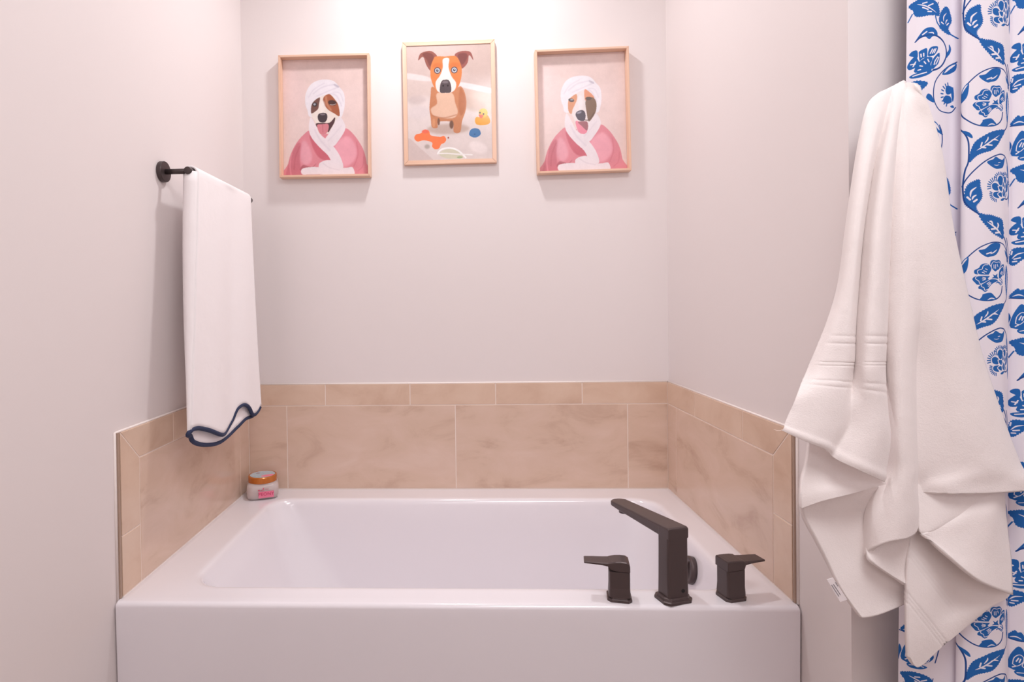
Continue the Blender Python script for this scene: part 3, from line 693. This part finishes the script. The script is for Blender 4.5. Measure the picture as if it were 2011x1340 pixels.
# ------------------------------------------------------------------ shower curtain
BLU = (38, 100, 172); DBL = (36, 74, 140); CLOTH = (233, 228, 236)
KX, TW, TH = 4, 240, 322
def curtain_art():
    c = Canvas(TW*KX, TH*KX, CLOTH, wrap=True)
    def use(cx, cy, sc, shift=0): c.T(KX/sc, KX/sc, (cx-1880+shift)*KX, cy*KX)
    def leaf(pts, veins=(), s=9): 
        c.poly(pts, BLU, 3, 1, serr=s)
        for vv in veins: c.line(vv, VW[0], CLOTH, 5, 1, taper=True)
    VW = [16]
    # --- first column: round peony ring
    use(1780, 0, 5.359)
    c.line([(538, 1060), (560, 930), (610, 860), (700, 780), (800, 735), (880, 722), (960, 735), (1020, 780), (1060, 850), (1075, 930)], 8, DBL)
    c.line([(532, 1050), (535, 1120), (560, 1190), (620, 1250), (700, 1290), (800, 1300), (890, 1285), (945, 1235), (962, 1160)], 9, DBL)
    VW[0] = 12
    leaf([(700, 800), (760, 790), (820, 745), (870, 728), (935, 740), (920, 800), (880, 850), (820, 865), (785, 870), (730, 840)], [[(780, 838), (830, 822)], [(820, 838), (860, 822), (895, 795)]], 0)
    leaf([(540, 1055), (545, 960), (575, 890), (610, 865), (608, 940), (590, 1010)], [[(552, 960), (580, 905), (600, 880)]], 0)
    leaf([(715, 1298), (735, 1255), (740, 1238), (790, 1225), (830, 1225), (860, 1250), (888, 1285), (840, 1298)], [[(790, 1295), (830, 1278), (870, 1285)]], 0)
    leaf([(1010, 798), (1050, 835), (1075, 895), (1035, 862), (1015, 830)], [], 0)
    leaf([(1040, 950), (1060, 1000), (1072, 1080), (1062, 1180), (1048, 1265), (1030, 1180), (1018, 1100), (1025, 1010)], [[(1050, 1010), (1052, 1110), (1045, 1190)]], 12)
    c.line([(1045, 680), (1062, 730), (1078, 790), (1080, 880)], 9, DBL)
    # peony
    use(1885, 140, 11.164)
    def petal(p, inner, slits):
        c.poly(p, BLU, 3, 1); c.line(inner, 13, CLOTH, 5, 1)
        for s_ in slits: c.line(s_, 15, CLOTH, 0, 1)
    petal([(200, 545), (215, 510), (290, 470), (330, 410), (400, 380), (480, 390), (545, 450), (560, 500), (505, 600), (470, 625), (270, 605), (215, 590)], [(480, 405), (410, 410), (370, 450), (355, 495), (275, 520), (270, 570), (310, 610), (500, 618)], [[(430, 490), (470, 512)], [(390, 530), (450, 555)], [(360, 560), (410, 580)]])
    petal([(170, 710), (185, 670), (230, 640), (300, 630), (515, 635), (480, 690), (500, 720), (420, 770), (340, 810), (260, 815), (215, 770)], [(510, 632), (300, 632), (235, 660), (235, 700), (290, 740), (310, 790), (360, 795), (520, 715)], [[(370, 665), (430, 680)], [(360, 695), (430, 695)], [(370, 725), (425, 710)]])
    petal([(280, 885), (300, 840), (370, 800), (520, 720), (620, 705), (720, 735), (600, 790), (520, 860), (470, 940), (410, 965), (350, 920), (300, 905)], [(345, 810), (345, 855), (395, 880), (410, 930), (450, 925), (500, 905)], [[(460, 800), (520, 760)], [(480, 820), (550, 775)], [(490, 855), (550, 800)]])
    petal([(530, 400), (545, 335), (600, 308), (660, 318), (740, 308), (790, 350), (805, 400), (785, 470), (700, 520), (650, 545), (580, 490), (555, 430)], [(560, 470), (565, 400), (610, 345), (680, 360), (755, 350), (785, 410), (760, 490)], [[(618, 410), (622, 480)], [(660, 405), (660, 485)], [(700, 400), (715, 445)]])
    petal([(745, 690), (740, 600), (760, 520), (800, 440), (830, 405), (880, 402), (895, 450), (920, 550), (890, 620), (830, 640), (790, 680)], [(755, 520), (790, 480), (850, 440), (880, 510), (870, 590), (840, 625)], [[(780, 590), (830, 540)], [(800, 610), (845, 565)]])
    c.poly([(590, 600), (650, 630), (705, 590), (700, 650), (730, 700), (640, 690), (560, 690), (620, 655)], BLU, 0, 1)
    for l_ in ([(670, 785), (720, 775), (790, 830)], [(700, 760), (760, 775), (815, 820)], [(760, 720), (800, 750), (830, 800)], [(790, 690), (825, 730), (835, 780)]): c.line(l_, 17, BLU, 4, 1)
    # --- first column: second ring with the scaled bloom
    use(1890, 290, 10.309)
    c.line([(-60, 640), (0, 510), (120, 360), (300, 200), (480, 100), (620, 50), (700, 45), (800, 80), (870, 170), (905, 300), (930, 480), (940, 640), (935, 800), (890, 885), (800, 885)], 17, DBL)
    leaf([(370, 200), (430, 160), (500, 140), (560, 90), (640, 130), (720, 145), (785, 85), (780, 170), (740, 270), (700, 305), (620, 320), (560, 320), (470, 280)], [[(520, 245), (580, 255), (640, 240)], [(615, 205), (660, 195)]], 0)
    leaf([(880, 220), (910, 260), (920, 350), (915, 460), (890, 380), (875, 300)], [], 0)
    leaf([(950, 640), (968, 760), (960, 900), (942, 1050), (925, 900), (930, 760)], [], 0)
    VW[0] = 34
    leaf([(215, 1170), (90, 1080), (0, 1000), (-20, 900), (-10, 720), (40, 610), (120, 560), (225, 530), (235, 650), (265, 760), (270, 860), (220, 950), (170, 1010), (170, 1090)], [[(70, 850), (85, 740), (175, 665)], [(100, 900), (120, 850), (175, 815)], [(65, 900), (20, 850)], [(130, 940), (180, 905)]], 36)
    leaf([(215, 1170), (330, 1200), (440, 1205), (560, 1240), (700, 1290), (740, 1400), (750, 1640), (640, 1610), (500, 1540), (400, 1440), (290, 1320)], [[(690, 1580), (560, 1450), (380, 1330)], [(500, 1400), (470, 1330), (420, 1320)], [(590, 1470), (620, 1400), (600, 1350)], [(650, 1530), (560, 1540)], [(560, 1460), (470, 1470)]], 36)
    for p in (([(620, 480), (660, 450), (720, 480), (730, 540), (700, 630), (650, 630), (610, 560)]), ([(770, 480), (800, 455), (840, 480), (845, 540), (820, 600), (770, 560)]), ([(475, 650), (490, 605), (560, 590), (630, 640), (600, 650), (620, 730), (540, 730), (490, 700)]),
              ([(625, 660), (700, 655), (715, 690), (695, 750), (650, 720)]), ([(500, 800), (530, 765), (640, 755), (590, 800), (640, 875), (560, 870), (510, 840)]), ([(610, 800), (660, 770), (700, 780), (705, 855), (650, 840)]), ([(725, 610), (740, 560), (765, 630), (750, 660), (720, 650)]),
              ([(780, 650), (820, 590), (825, 660), (800, 700)]), ([(840, 640), (880, 570), (912, 590), (905, 700), (870, 760), (850, 700)]), ([(825, 740), (860, 660), (865, 720), (840, 770)]), ([(740, 690), (790, 780), (800, 850), (760, 800), (735, 740)]), ([(720, 750), (770, 820), (780, 860), (730, 820)]), ([(780, 700), (820, 760), (810, 830), (795, 780)]), ([(810, 850), (870, 770), (860, 810), (830, 860)]), ([(670, 915), (720, 880), (790, 875), (750, 920), (700, 930)])):
        c.poly(p, BLU, 3, 1)
    import math as _m
    for cx_, cy_, r0, r1, a0, a1, n_ in ((660, 520, 95, 140, 200, 340, 9), (805, 500, 80, 122, 225, 345, 8), (560, 660, 110, 180, 165, 290, 9), (580, 800, 105, 150, 95, 195, 8), (880, 620, 60, 105, 270, 345, 4)):
        for k in range(n_):
            a = _m.radians(a0+(a1-a0)*k/(n_-1)); c.line([(cx_+r0*_m.cos(a), cy_+r0*_m.sin(a)), (cx_+r1*_m.cos(a), cy_+r1*_m.sin(a))], 20, BLU, 0, 1)
    # --- vine between the rings
    use(1800, 240, 5.152)
    VW[0] = 14
    leaf([(490, 350), (492, 290), (510, 220), (545, 155), (620, 105), (720, 62), (852, 48), (800, 130), (760, 190), (700, 240), (620, 262), (560, 285), (520, 320)], [[(555, 240), (640, 190), (780, 100)], [(625, 175), (655, 140), (660, 115)], [(690, 150), (730, 140), (770, 150)], [(590, 205), (600, 170)], [(650, 190), (700, 195)], [(600, 215), (635, 218)]], 20)
    c.line([(410, 20), (450, 70), (480, 150), (485, 250), (480, 350), (455, 430), (440, 560), (442, 650), (455, 730), (500, 790), (570, 845)], 10, DBL)
    leaf([(430, 42), (480, 60), (510, 90), (516, 122), (480, 105), (455, 75)], [], 0)
    c.line([(852, 50), (895, 10), (905, -40)], 9, DBL)
    c.line([(850, 1070), (885, 1120), (905, 1200), (915, 1300)], 11, DBL)
    # --- second column: fan bloom (twice, different leaves)
    use(1800, 0, 10.31, 202)
    def fan():
        c.poly([(90, 980), (95, 930), (150, 900), (225, 885), (232, 1000), (225, 1050), (150, 1075), (105, 1110)], BLU, 3, 1)
        c.poly([(245, 1040), (255, 930), (300, 870), (370, 855), (440, 860), (435, 930), (380, 1010), (330, 1040)], BLU, 3, 1)
        c.poly([(300, 1240), (315, 1150), (360, 1070), (470, 975), (488, 1060), (460, 1180), (390, 1250), (330, 1300)], BLU, 3, 1)
        c.poly([(20, 1010), (50, 1015), (75, 1080), (95, 1150), (40, 1230), (-60, 1250), (-100, 1180), (-60, 1090)], BLU, 3, 1)
        c.poly([(-70, 960), (-20, 900), (60, 900), (75, 1000), (60, 1050), (0, 1010)], BLU, 3, 1)
        c.poly([(30, 1330), (50, 1200), (120, 1110), (220, 1055), (320, 1070), (320, 1130), (290, 1200), (300, 1330)], BLU, 3, 1)
        c.poly([(-60, 1380), (60, 1340), (200, 1320), (330, 1330), (250, 1400), (100, 1440), (-20, 1430)], BLU, 3, 1)
        for l_ in ([(125, 985), (130, 1040)], [(170, 975), (172, 1030)], [(285, 990), (325, 910)], [(325, 990), (365, 910)], [(365, 980), (400, 900)], [(360, 1210), (380, 1140), (440, 1060)], [(400, 1200), (440, 1130), (465, 1070)], [(240, 1100), (262, 1150)], [(180, 1140), (205, 1180)], [(110, 1210), (150, 1225)], [(80, 1290), (120, 1285)], [(0, 1390), (120, 1370), (220, 1350)], [(-40, 1150), (30, 1160)], [(0, 1200), (40, 1120)]): c.line(l_, 22, CLOTH, 4, 1)
    fan()
    c.line([(30, 730), (120, 660), (250, 640), (420, 650), (540, 720), (610, 820), (645, 940), (635, 1060), (570, 1190), (470, 1280), (335, 1330)], 17, DBL)
    VW[0] = 24
    leaf([(25, 735), (90, 620), (190, 500), (320, 485), (400, 540), (432, 600), (420, 655), (330, 660), (265, 715), (190, 650), (100, 670)], [[(150, 610), (220, 560)], [(250, 585), (330, 590), (350, 615)]], 0)
    leaf([(640, 1075), (650, 980), (700, 910), (700, 820), (725, 820), (750, 900), (730, 980), (680, 1040)], [], 0)
    leaf([(480, 485), (500, 440), (472, 360), (480, 280), (520, 180), (620, 80), (690, 120), (720, 200), (745, 290), (745, 380), (700, 450), (682, 520), (740, 610), (640, 590)], [[(575, 360), (580, 270), (640, 200)], [(620, 410), (640, 350), (670, 325)], [(570, 410), (525, 380)], [(650, 430), (690, 395)]], 30)
    c.line([(380, 0), (375, 160), (400, 330), (450, 430), (560, 520), (720, 600), (880, 700)], 26, BLU)
    c.line([(450, 0), (405, 120)], 14, DBL)
    leaf([(20, 0), (330, 0), (370, 100), (360, 240), (260, 240), (120, 250), (20, 200)], [[(40, 70), (110, 40), (160, 50)], [(70, 120), (140, 90), (200, 110)], [(140, 155), (210, 120)], [(200, 165), (240, 145)]], 24)
    # leaf and second fan bloom, half a repeat further down
    use(1800, -322+161, 10.31, 202)
    c.line([(30, 2390+0), (120, 2310), (280, 2290), (420, 2320), (540, 2390), (610, 2480), (640, 2600), (630, 2720), (560, 2850), (470, 2930), (335, 2975)], 17, DBL)
    c.T(KX/10.31, KX/10.31, (1800-1880+202)*KX, (161)*KX)
    c.poly([(-60, 1380), (-50, 1180), (20, 1000), (80, 920), (140, 960), (180, 1040), (300, 990), (360, 1060), (330, 1160), (440, 1180), (450, 1260), (350, 1340), (200, 1390)], BLU, 3, 1)
    for pp in ([(0, 1290), (20, 1160), (90, 1080), (150, 1120), (140, 1220), (60, 1310)], [(130, 1290), (160, 1200), (230, 1140), (290, 1180), (270, 1270), (180, 1320)], [(180, 1360), (230, 1280), (320, 1240), (380, 1270), (330, 1340)]): c.line(pp+[pp[0]], 13, CLOTH, 4, 1)
    for l_ in ([(50, 1220), (80, 1150)], [(90, 1230), (110, 1160)], [(190, 1250), (230, 1190)], [(270, 1310), (330, 1280)], [(0, 1350), (40, 1320)]): c.line(l_, 20, CLOTH, 4, 1)
    c.poly([(20, 1440), (60, 1390), (180, 1385), (320, 1420), (330, 1450), (220, 1490), (80, 1490)], BLU, 3, 1); c.line([(60, 1440), (180, 1420), (280, 1440)], 14, CLOTH, 4, 1)
    leaf([(-80, 780), (-40, 700), (30, 620), (60, 660), (110, 640), (150, 700), (180, 800), (60, 810)], [[(-40, 770), (40, 740), (120, 770)]], 20)
    c.line([(-100, 800), (60, 812), (200, 812), (330, 850), (420, 920), (470, 1020)], 15, DBL)
    leaf([(400, 900), (440, 860), (470, 930), (475, 1020), (430, 980)], [], 0)
    leaf([(-60, 1180), (-90, 1280), (-110, 1400), (-120, 1220), (-100, 1080)], [], 0)
    # serrated leaf under each bloom
    for oy in (0, 161):
        c.T(KX/10.31, KX/10.31, (1800-1880+202)*KX, oy*KX)
        if oy: leaf([(-80, 1660), (20, 1600), (120, 1570), (300, 1600), (420, 1680), (470, 1800), (460, 1920), (330, 1890), (200, 1850), (50, 1790)], [[(60, 1660), (200, 1720), (400, 1860)], [(150, 1660), (220, 1650)], [(250, 1720), (330, 1690)], [(150, 1740), (240, 1790)], [(300, 1840), (240, 1830)]], 26)
        else: leaf([(-90, 1780), (-80, 1640), (-40, 1520), (80, 1500), (240, 1560), (160, 1660), (60, 1750), (-30, 1830)], [[(-50, 1700), (20, 1620), (130, 1590)], [(-60, 1620), (-50, 1560)], [(-20, 1710), (60, 1690)], [(-40, 1760), (10, 1755)]], 26)
    c.line([(-20, 1830), (-90, 1960)], 22, BLU)
    # half hidden bloom ring between the columns
    use(1780, 0, 5.359, 202)
    c.line([(555, 600), (470, 640), (380, 710), (310, 800), (290, 900), (300, 1000), (350, 1080), (420, 1108), (500, 1108), (545, 1060)], 8, DBL)
    leaf([(390, 725), (430, 670), (490, 630), (550, 610), (545, 680), (490, 715), (440, 728)], [[(420, 710), (480, 660), (540, 625)]], 0)
    leaf([(235, 920), (270, 940), (300, 1010), (260, 1000), (220, 960)], [], 0)
    for p in ([(432, 880), (455, 838), (505, 848), (522, 880), (500, 915), (450, 925)], [(402, 985), (430, 940), (490, 945), (508, 1000), (460, 1020), (420, 1010)], [(500, 900), (520, 850), (530, 950), (515, 1000)], [(490, 1045), (520, 1035), (530, 1062), (505, 1060)]): c.poly(p, BLU, 3, 1)
    for k in range(9):
        a = _m.radians(110+150*k/8); c.line([(478+75*_m.cos(a), 930+95*_m.sin(a)), (478+100*_m.cos(a), 930+122*_m.sin(a))], 13, BLU, 0, 1)
    leaf([(230, 1185), (290, 1195), (340, 1230), (390, 1310), (400, 1340), (300, 1290), (255, 1265)], [[(270, 1205), (320, 1240), (360, 1290)]], 0)
    c.line([(360, 1240), (390, 1310), (395, 1420), (360, 1560)], 9, DBL)
    return c.a

MPP = .00092
yc = -1.035
zref = on(1, yc, 1930, 0)[2]
XE = [on(1, yc, p, 600)[0] for p in (1800, 1881, 1983)]
# cloth path seen from above: (x, y, texture column in pattern pixels)
x1_, x2_, x3_ = XE
path = [(x1_, -1.016), (x1_+.010, -1.027), (x1_+.030, -1.033), (x1_+.052, -1.030), (x2_-.004, -1.028), (x2_+.008, -1.029), (x2_+.0145, -1.032), (x2_+.0150, -1.037), (x2_+.006, -1.0405), (x2_+.0005, -1.044), (x2_+.0015, -1.0485), (x2_+.008, -1.052),
        (x2_+.03, -1.055), (x2_+.06, -1.052), (x3_-.012, -1.046), (x3_-.003, -1.041), (x3_, -1.0365), (x3_+.003, -1.041), (x3_+.014, -1.047), (x3_+.04, -1.052), (x3_+.07, -1.046), (x3_+.09, -1.03)]
xx = x3_+.09
for k in range(5):
    path += [(xx+.004, -1.018), (xx+.02, -1.024), (xx+.05, -1.048), (xx+.08, -1.052), (xx+.10, -1.035)]; xx += .10
pp = catmull(path, 6)
sl = np.r_[0, np.cumsum(np.hypot(*np.diff(pp, axis=0).T))]/.00087
i2 = int(np.argmin(np.hypot(pp[:, 0]-(x2_+.0005), pp[:, 1]+1.044)))
ucol = sl - sl[i2] + 241
ZTOP, ZBOT, NZ = 2.05, .04, 70
vs, fs, uvs = [], [], []
for j in range(NZ+1):
    z = ZTOP+(ZBOT-ZTOP)*j/NZ; t = (zref-z)/1.2
    for i, (x, y) in enumerate(pp):
        fl_ = -.018*max(0, t)*math.exp(-(x-x1_)/.15)
        wob = .004*math.sin(i*.13+z*2.1)*min(1, max(0, t))
        vs.append((x+fl_, y+wob, z)); uvs.append((ucol[i]/TW, (zref-z)/(MPP*TH)))
n = len(pp)
for j in range(NZ):
    for i in range(n-1): fs.append((j*n+i, j*n+i+1, (j+1)*n+i+1, (j+1)*n+i))
cu = mesh_obj('shower_curtain', vs, fs, img_mat('curtain_print', curtain_art(), .85, 'REPEAT', .2, (700, .08, .0006)), smooth=True)
uv = cu.data.uv_layers.new(name='UVMap')
for l in cu.data.loops: a_, b_ = uvs[l.vertex_index]; uv.data[l.index].uv = (a_, 1-b_)
tag(cu, 'white shower curtain with a blue flower and vine print, hanging in folds at right', 'curtain')

# ------------------------------------------------------------------ bath towel hanging on the partition end
def sheet(rows, su=7, sv=7):
    """rows: list of rows of (px, py, forward) ; forward = metres in front of y=-0.99. returns smooth grid of world points"""
    g = [[np.array(on(1, -.99-(q[2]+max(0, .073-q[2])*min(1, max(0, (q[0]-1768)/36))), q[0], q[1])) for q in r] for r in rows]
    g = [catmull(r, su) for r in g]
    g = np.array(g); cols = [catmull(g[:, k], sv) for k in range(g.shape[1])]
    return np.array(cols).transpose(1, 0, 2)
TV, TF = [], []
def add_sheet(G, fn=None):
    b = len(TV); a, c_ = G.shape[:2]
    for i in range(a):
        for k in range(c_):
            p = G[i, k].copy()
            if fn: p = fn(p, i/(a-1), k/(c_-1))
            TV.append(p)
    for i in range(a-1):
        for k in range(c_-1): TF.append((b+i*c_+k, b+i*c_+k+1, b+(i+1)*c_+k+1, b+(i+1)*c_+k))
# right panel, from the shadow gap to the right silhouette
R = []
for py, l, r, d in ((163, 1776, 1798, .030), (173, 1770, 1804, .036), (200, 1764, 1817, .055), (240, 1758, 1831, .070), (320, 1752, 1849, .085), (450, 1745, 1868, .095), (600, 1738, 1901, .100), (700, 1737, 1925, .103), (800, 1740, 1958, .106), (880, 1742, 1987, .108), (920, 1744, 2004, .108), (966, 1752, 2022, .108)):
    w_ = r-l; k = min(1, (py-160)/300); cr = max(0, min(1, (py-560)/160))
    # columns: gap edge, tube front, tube, crease, panel, panel, edge
    t = [0, .06, .22*(1-cr)+cr*min(.3, 26/w_), .34*(1-cr)+cr*(46/w_), .40*(1-cr)+cr*(54/w_), .46*(1-cr)+cr*(62/w_), .62, .8, .94, 1]
    dd = [-.030*k, -.004, .012*k, .014*k-.004*cr, .015*k-.021*cr, .015*k-.025*cr, .014*k-.006*cr, .006*k, -.010*k, -.035*k]
    bot = -4 if py == 966 else 0
    if py == 966: continue
    R.append([(l+w_*a, py+(6*(1-min(1, a*3)) if py < 170 else 0), d+e) for a, e in zip(t, dd)])
# the tube at the gap edge hangs lower than the hem of the panel beside it
TD = [.078, .101, .121, .119, .104]; pan = [(1803, .093), (1868, .115), (1952, .111), (2006, .098), (2024, .074)]
for tx, ty, py in (([1733, 1747, 1767, 1787, 1796], [950]*5, 947), ([1709, 1727, 1760, 1788, 1798], [986]*5, 964), ([1700, 1716, 1754, 1785, 1799], [1030, 1030, 1028, 1020, 1008], 965.2), ([1701, 1713, 1747, 1778, 1798], [1094, 1080, 1063, 1056, 1036], 966)):
    R.append([(a, b, c_) for a, b, c_ in zip(tx, ty, TD)]+[(a, py+(2 if a < 1900 else 0)-(4 if a > 2000 else 0), b) for a, b in pan])
add_sheet(sheet(R, 6, 6))
# folded-under bottom of the tube
add_sheet(sheet([[(1702, 1070, .082), (1740, 1055, .095), (1792, 1030, .085)], [(1703, 1095, .098), (1745, 1075, .092), (1793, 1060, .082)], [(1722, 1113, .100), (1752, 1110, .092), (1792, 1110, .080)], [(1776, 1148, .092), (1785, 1152, .088), (1794, 1156, .080)]], 7, 6))
# left front panel
Lp = []
for py0, l, cr_, g_, r, d in ((170, 1742, 1752, 1762, 1778, .036), (182, 1724, 1742, 1756, 1776, .046), (205, 1706, 1735, 1750, 1770, .058), (245, 1696, 1724, 1743, 1763, .072), (330, 1681, 1706, 1724, 1756, .088), (450, 1664, 1688, 1706, 1748, .100), (560, 1649, 1677, 1697, 1742, .108), (640, 1625, 1672, 1690, 1739, .113), (700, 1600, 1670, 1688, 1736, .116), (735, 1585, 1664, 1686, 1735, .118)):
    k = min(1, (py0-165)/200)
    sl = {170: 13, 182: 8}.get(py0, 0)
    Lp.append([(l, py0, d-.034*k), (l+(cr_-l)*.3, py0, d-.010*k), (l+(cr_-l)*.75, py0, d+.002*k), (cr_, py0, d-.004*k), ((cr_+g_)/2, py0, d-.026*k), (g_, py0, d-.006*k), (g_+(r-g_)*.35, py0, d+.014*k), (g_+(r-g_)*.75, py0, d+.010*k), (r-2, py0, d-.010*k), (r, py0, d-.032*k)])
    Lp[-1] = [(a, b+sl*(1-2.2*(a-l)/(r-l))*.7, c_) for a, b, c_ in Lp[-1]]
for rr_, d in (([(1566, 778), (1588, 779), (1625, 782), (1652, 786), (1668, 788), (1684, 790), (1704, 795), (1724, 802), (1738, 808), (1739, 810)], .121),
              ([(1551, 812), (1572, 816), (1612, 822), (1645, 830), (1663, 836), (1680, 842), (1703, 850), (1725, 858), (1742, 864), (1744, 866)], .123),
              ([(1537, 845), (1556, 854), (1590, 869), (1617, 880), (1630, 893), (1646, 904), (1674, 917), (1702, 930), (1727, 942), (1732, 945)], .125)):
    e = [-.014, -.004, .004, .002, -.006, .0, .008, .008, -.004, -.012]
    Lp.append([(p[0], p[1], d+x) for p, x in zip(rr_, e)])
def dobby(p, u, v):
    # woven band: shallow steps across the cloth; u runs down the panel
    s = (u-.60)/.22
    if 0 < s < 1:
        for c0 in (.04, .13, .42, .5, .80, .88): p = p+np.array([0, .0013*math.exp(-((s-c0)/.014)**2), 0])
    if u > .965: p = p+np.array([0, -.0025*math.exp(-((u-.985)/.010)**2), 0])
    return p
add_sheet(sheet(Lp, 7, 24), dobby)
# flap showing under the left hem
add_sheet(sheet([[(1590, 850, .088), (1625, 868, .092), (1680, 895, .096), (1738, 925, .098)], [(1583, 905, .098), (1620, 920, .094), (1680, 925, .096), (1738, 938, .100)], [(1574, 940, .104), (1615, 945, .100), (1675, 945, .100), (1736, 944, .102)], [(1571, 975, .110), (1612, 966, .108), (1672, 958, .106), (1736, 947, .104)], [(1572, 998, .110), (1612, 984, .110), (1672, 969, .108), (1735, 950, .104)]], 9, 7))
# lower left sheet hanging behind
add_sheet(sheet([[(1573, 985, .100), (1612, 974, .090), (1660, 962, .082), (1715, 955, .080), (1792, 960, .080)], [(1576, 1012, .092), (1620, 1012, .072), (1670, 1010, .066), (1720, 1010, .076), (1792, 1010, .070)], [(1602, 1062, .088), (1640, 1062, .074), (1680, 1062, .072), (1725, 1062, .084), (1792, 1065, .070)], [(1624, 1105, .086), (1655, 1110, .080), (1690, 1115, .078), (1730, 1115, .076), (1792, 1120, .066)], [(1646, 1150, .088), (1672, 1150, .084), (1702, 1150, .080), (1742, 1150, .074), (1792, 1150, .064)], [(1668, 1184, .090), (1690, 1184, .086), (1715, 1182, .080), (1750, 1175, .072), (1792, 1165, .064)], [(1690, 1213, .092), (1706, 1211, .088), (1728, 1205, .082), (1758, 1193, .074), (1792, 1177, .064)]], 7, 6))
# lower right sheets
def dob2(p, u, v):
    q = p-CAM; w_ = q@FWD; px, py = CX+FPX*(q@RGT)/w_, CY-FPX*(q@UPV)/w_
    n_ = .78*(px-1783)-.62*(py-1100)      # distance across the woven bands, which hang on the bias
    for c0 in ((16, 9, 3, -42, -48, -54) if px < 1885 else ()): p = p+np.array([0, (.0013 if px < 1870 else .0006)*math.exp(-((n_-c0)/1.6)**2), 0])
    return p
add_sheet(sheet([[(1795, 955, .070), (1840, 955, .070), (1900, 955, .070), (1968, 950, .066)], [(1786, 1040, .084), (1830, 1040, .080), (1890, 1040, .078), (1972, 1030, .074)], [(1781, 1120, .094), (1830, 1115, .088), (1890, 1110, .080), (1978, 1100, .074)], [(1780, 1190, .100), (1820, 1180, .094), (1880, 1172, .078), (1980, 1165, .078)], [(1781, 1250, .104), (1812, 1250, .098), (1860, 1225, .088), (1944, 1188, .080)], [(1783, 1290, .104), (1800, 1308, .098), (1840, 1274, .090), (1908, 1216, .081)]], 34, 22), dob2)
add_sheet(sheet([[(1797, 945, .092), (1850, 945, .092), (1955, 945, .088)], [(1799, 1000, .100), (1845, 1000, .102), (1925, 985, .094)], [(1803, 1040, .106), (1830, 1036, .108), (1870, 1021, .100)], [(1807, 1044, .106), (1820, 1043, .108), (1845, 1034, .104)]], 7, 6))
add_sheet(sheet([[(1920, 960, .085), (1940, 955, .085), (1960, 952, .082), (1966, 955, .070)], [(1880, 1010, .098), (1910, 1005, .102), (1950, 1000, .098), (1970, 1000, .074)], [(1820, 1043, .108), (1880, 1050, .108), (1940, 1050, .104), (1975, 1050, .078)], [(1809, 1046, .108), (1872, 1085, .116), (1935, 1095, .108), (1981, 1098, .082)], [(1809, 1047, .106), (1862, 1094, .122), (1920, 1141, .120), (1984, 1168, .092)]], 8, 7))
bt = mesh_obj('bath_towel', TV, TF, M['towel'], smooth=True); modifiers(bt, .0075, offset=0)
tag(bt, 'large cream-white bath towel hanging bunched in folds before the flowered curtain', 'towel')
# care label and loose threads
def quad_on(name, pts, d, m, parent, th=.0008):
    P = [np.array(on(1, -.99-d, *p)) for p in pts]; Q = [p+np.array([0, th, 0]) for p in P]
    return mesh_obj(name, P+Q, [(0, 1, 2, 3), (7, 6, 5, 4), (0, 4, 5, 1), (1, 5, 6, 2), (2, 6, 7, 3), (3, 7, 4, 0)], m, parent)
cl = quad_on('care_label', [(1624, 1139), (1636, 1135), (1664, 1178), (1650, 1183)], .0945, M['label_cloth'], bt); tag(cl, 'small white printed care label')
for a, b in (((1633, 1149), (1648, 1172)), ((1637, 1148), (1651, 1169)), ((1641, 1144), (1646, 1152))):
    d = np.array([b[0]-a[0], b[1]-a[1]], float); nr = np.array([-d[1], d[0]])/np.hypot(*d)*.45
    quad_on('print_line', [tuple(np.array(a)-nr), tuple(np.array(a)+nr), tuple(np.array(b)+nr), tuple(np.array(b)-nr)], .0952, M['ink'], cl, .0002)
v, f = tube([on(1, -.99-.11, *p) for p in ((1538, 844), (1532, 846), (1526, 846), (1520, 844))], .0004, 5); mesh_obj('loose_thread', v, f, M['thread'], bt)

# hook that carries the towel
hk = empty('wall_hook', (1.608, YP, 1.525)); tag(hk, 'small dark robe hook on the wall end, hidden behind the bath towel', 'hook')
v, f = tube([(0, 0, 0), (0, -.006, 0)], .018, 24); mesh_obj('wall_plate', v, f, M['bronze'], hk)
v, f = tube([(0, -.004, 0), (0, -.03, -.004), (0, -.046, .002), (0, -.050, .014)], [.006, .006, .0055, .0045], 12); mesh_obj('prong', v, f, M['bronze'], hk, True)
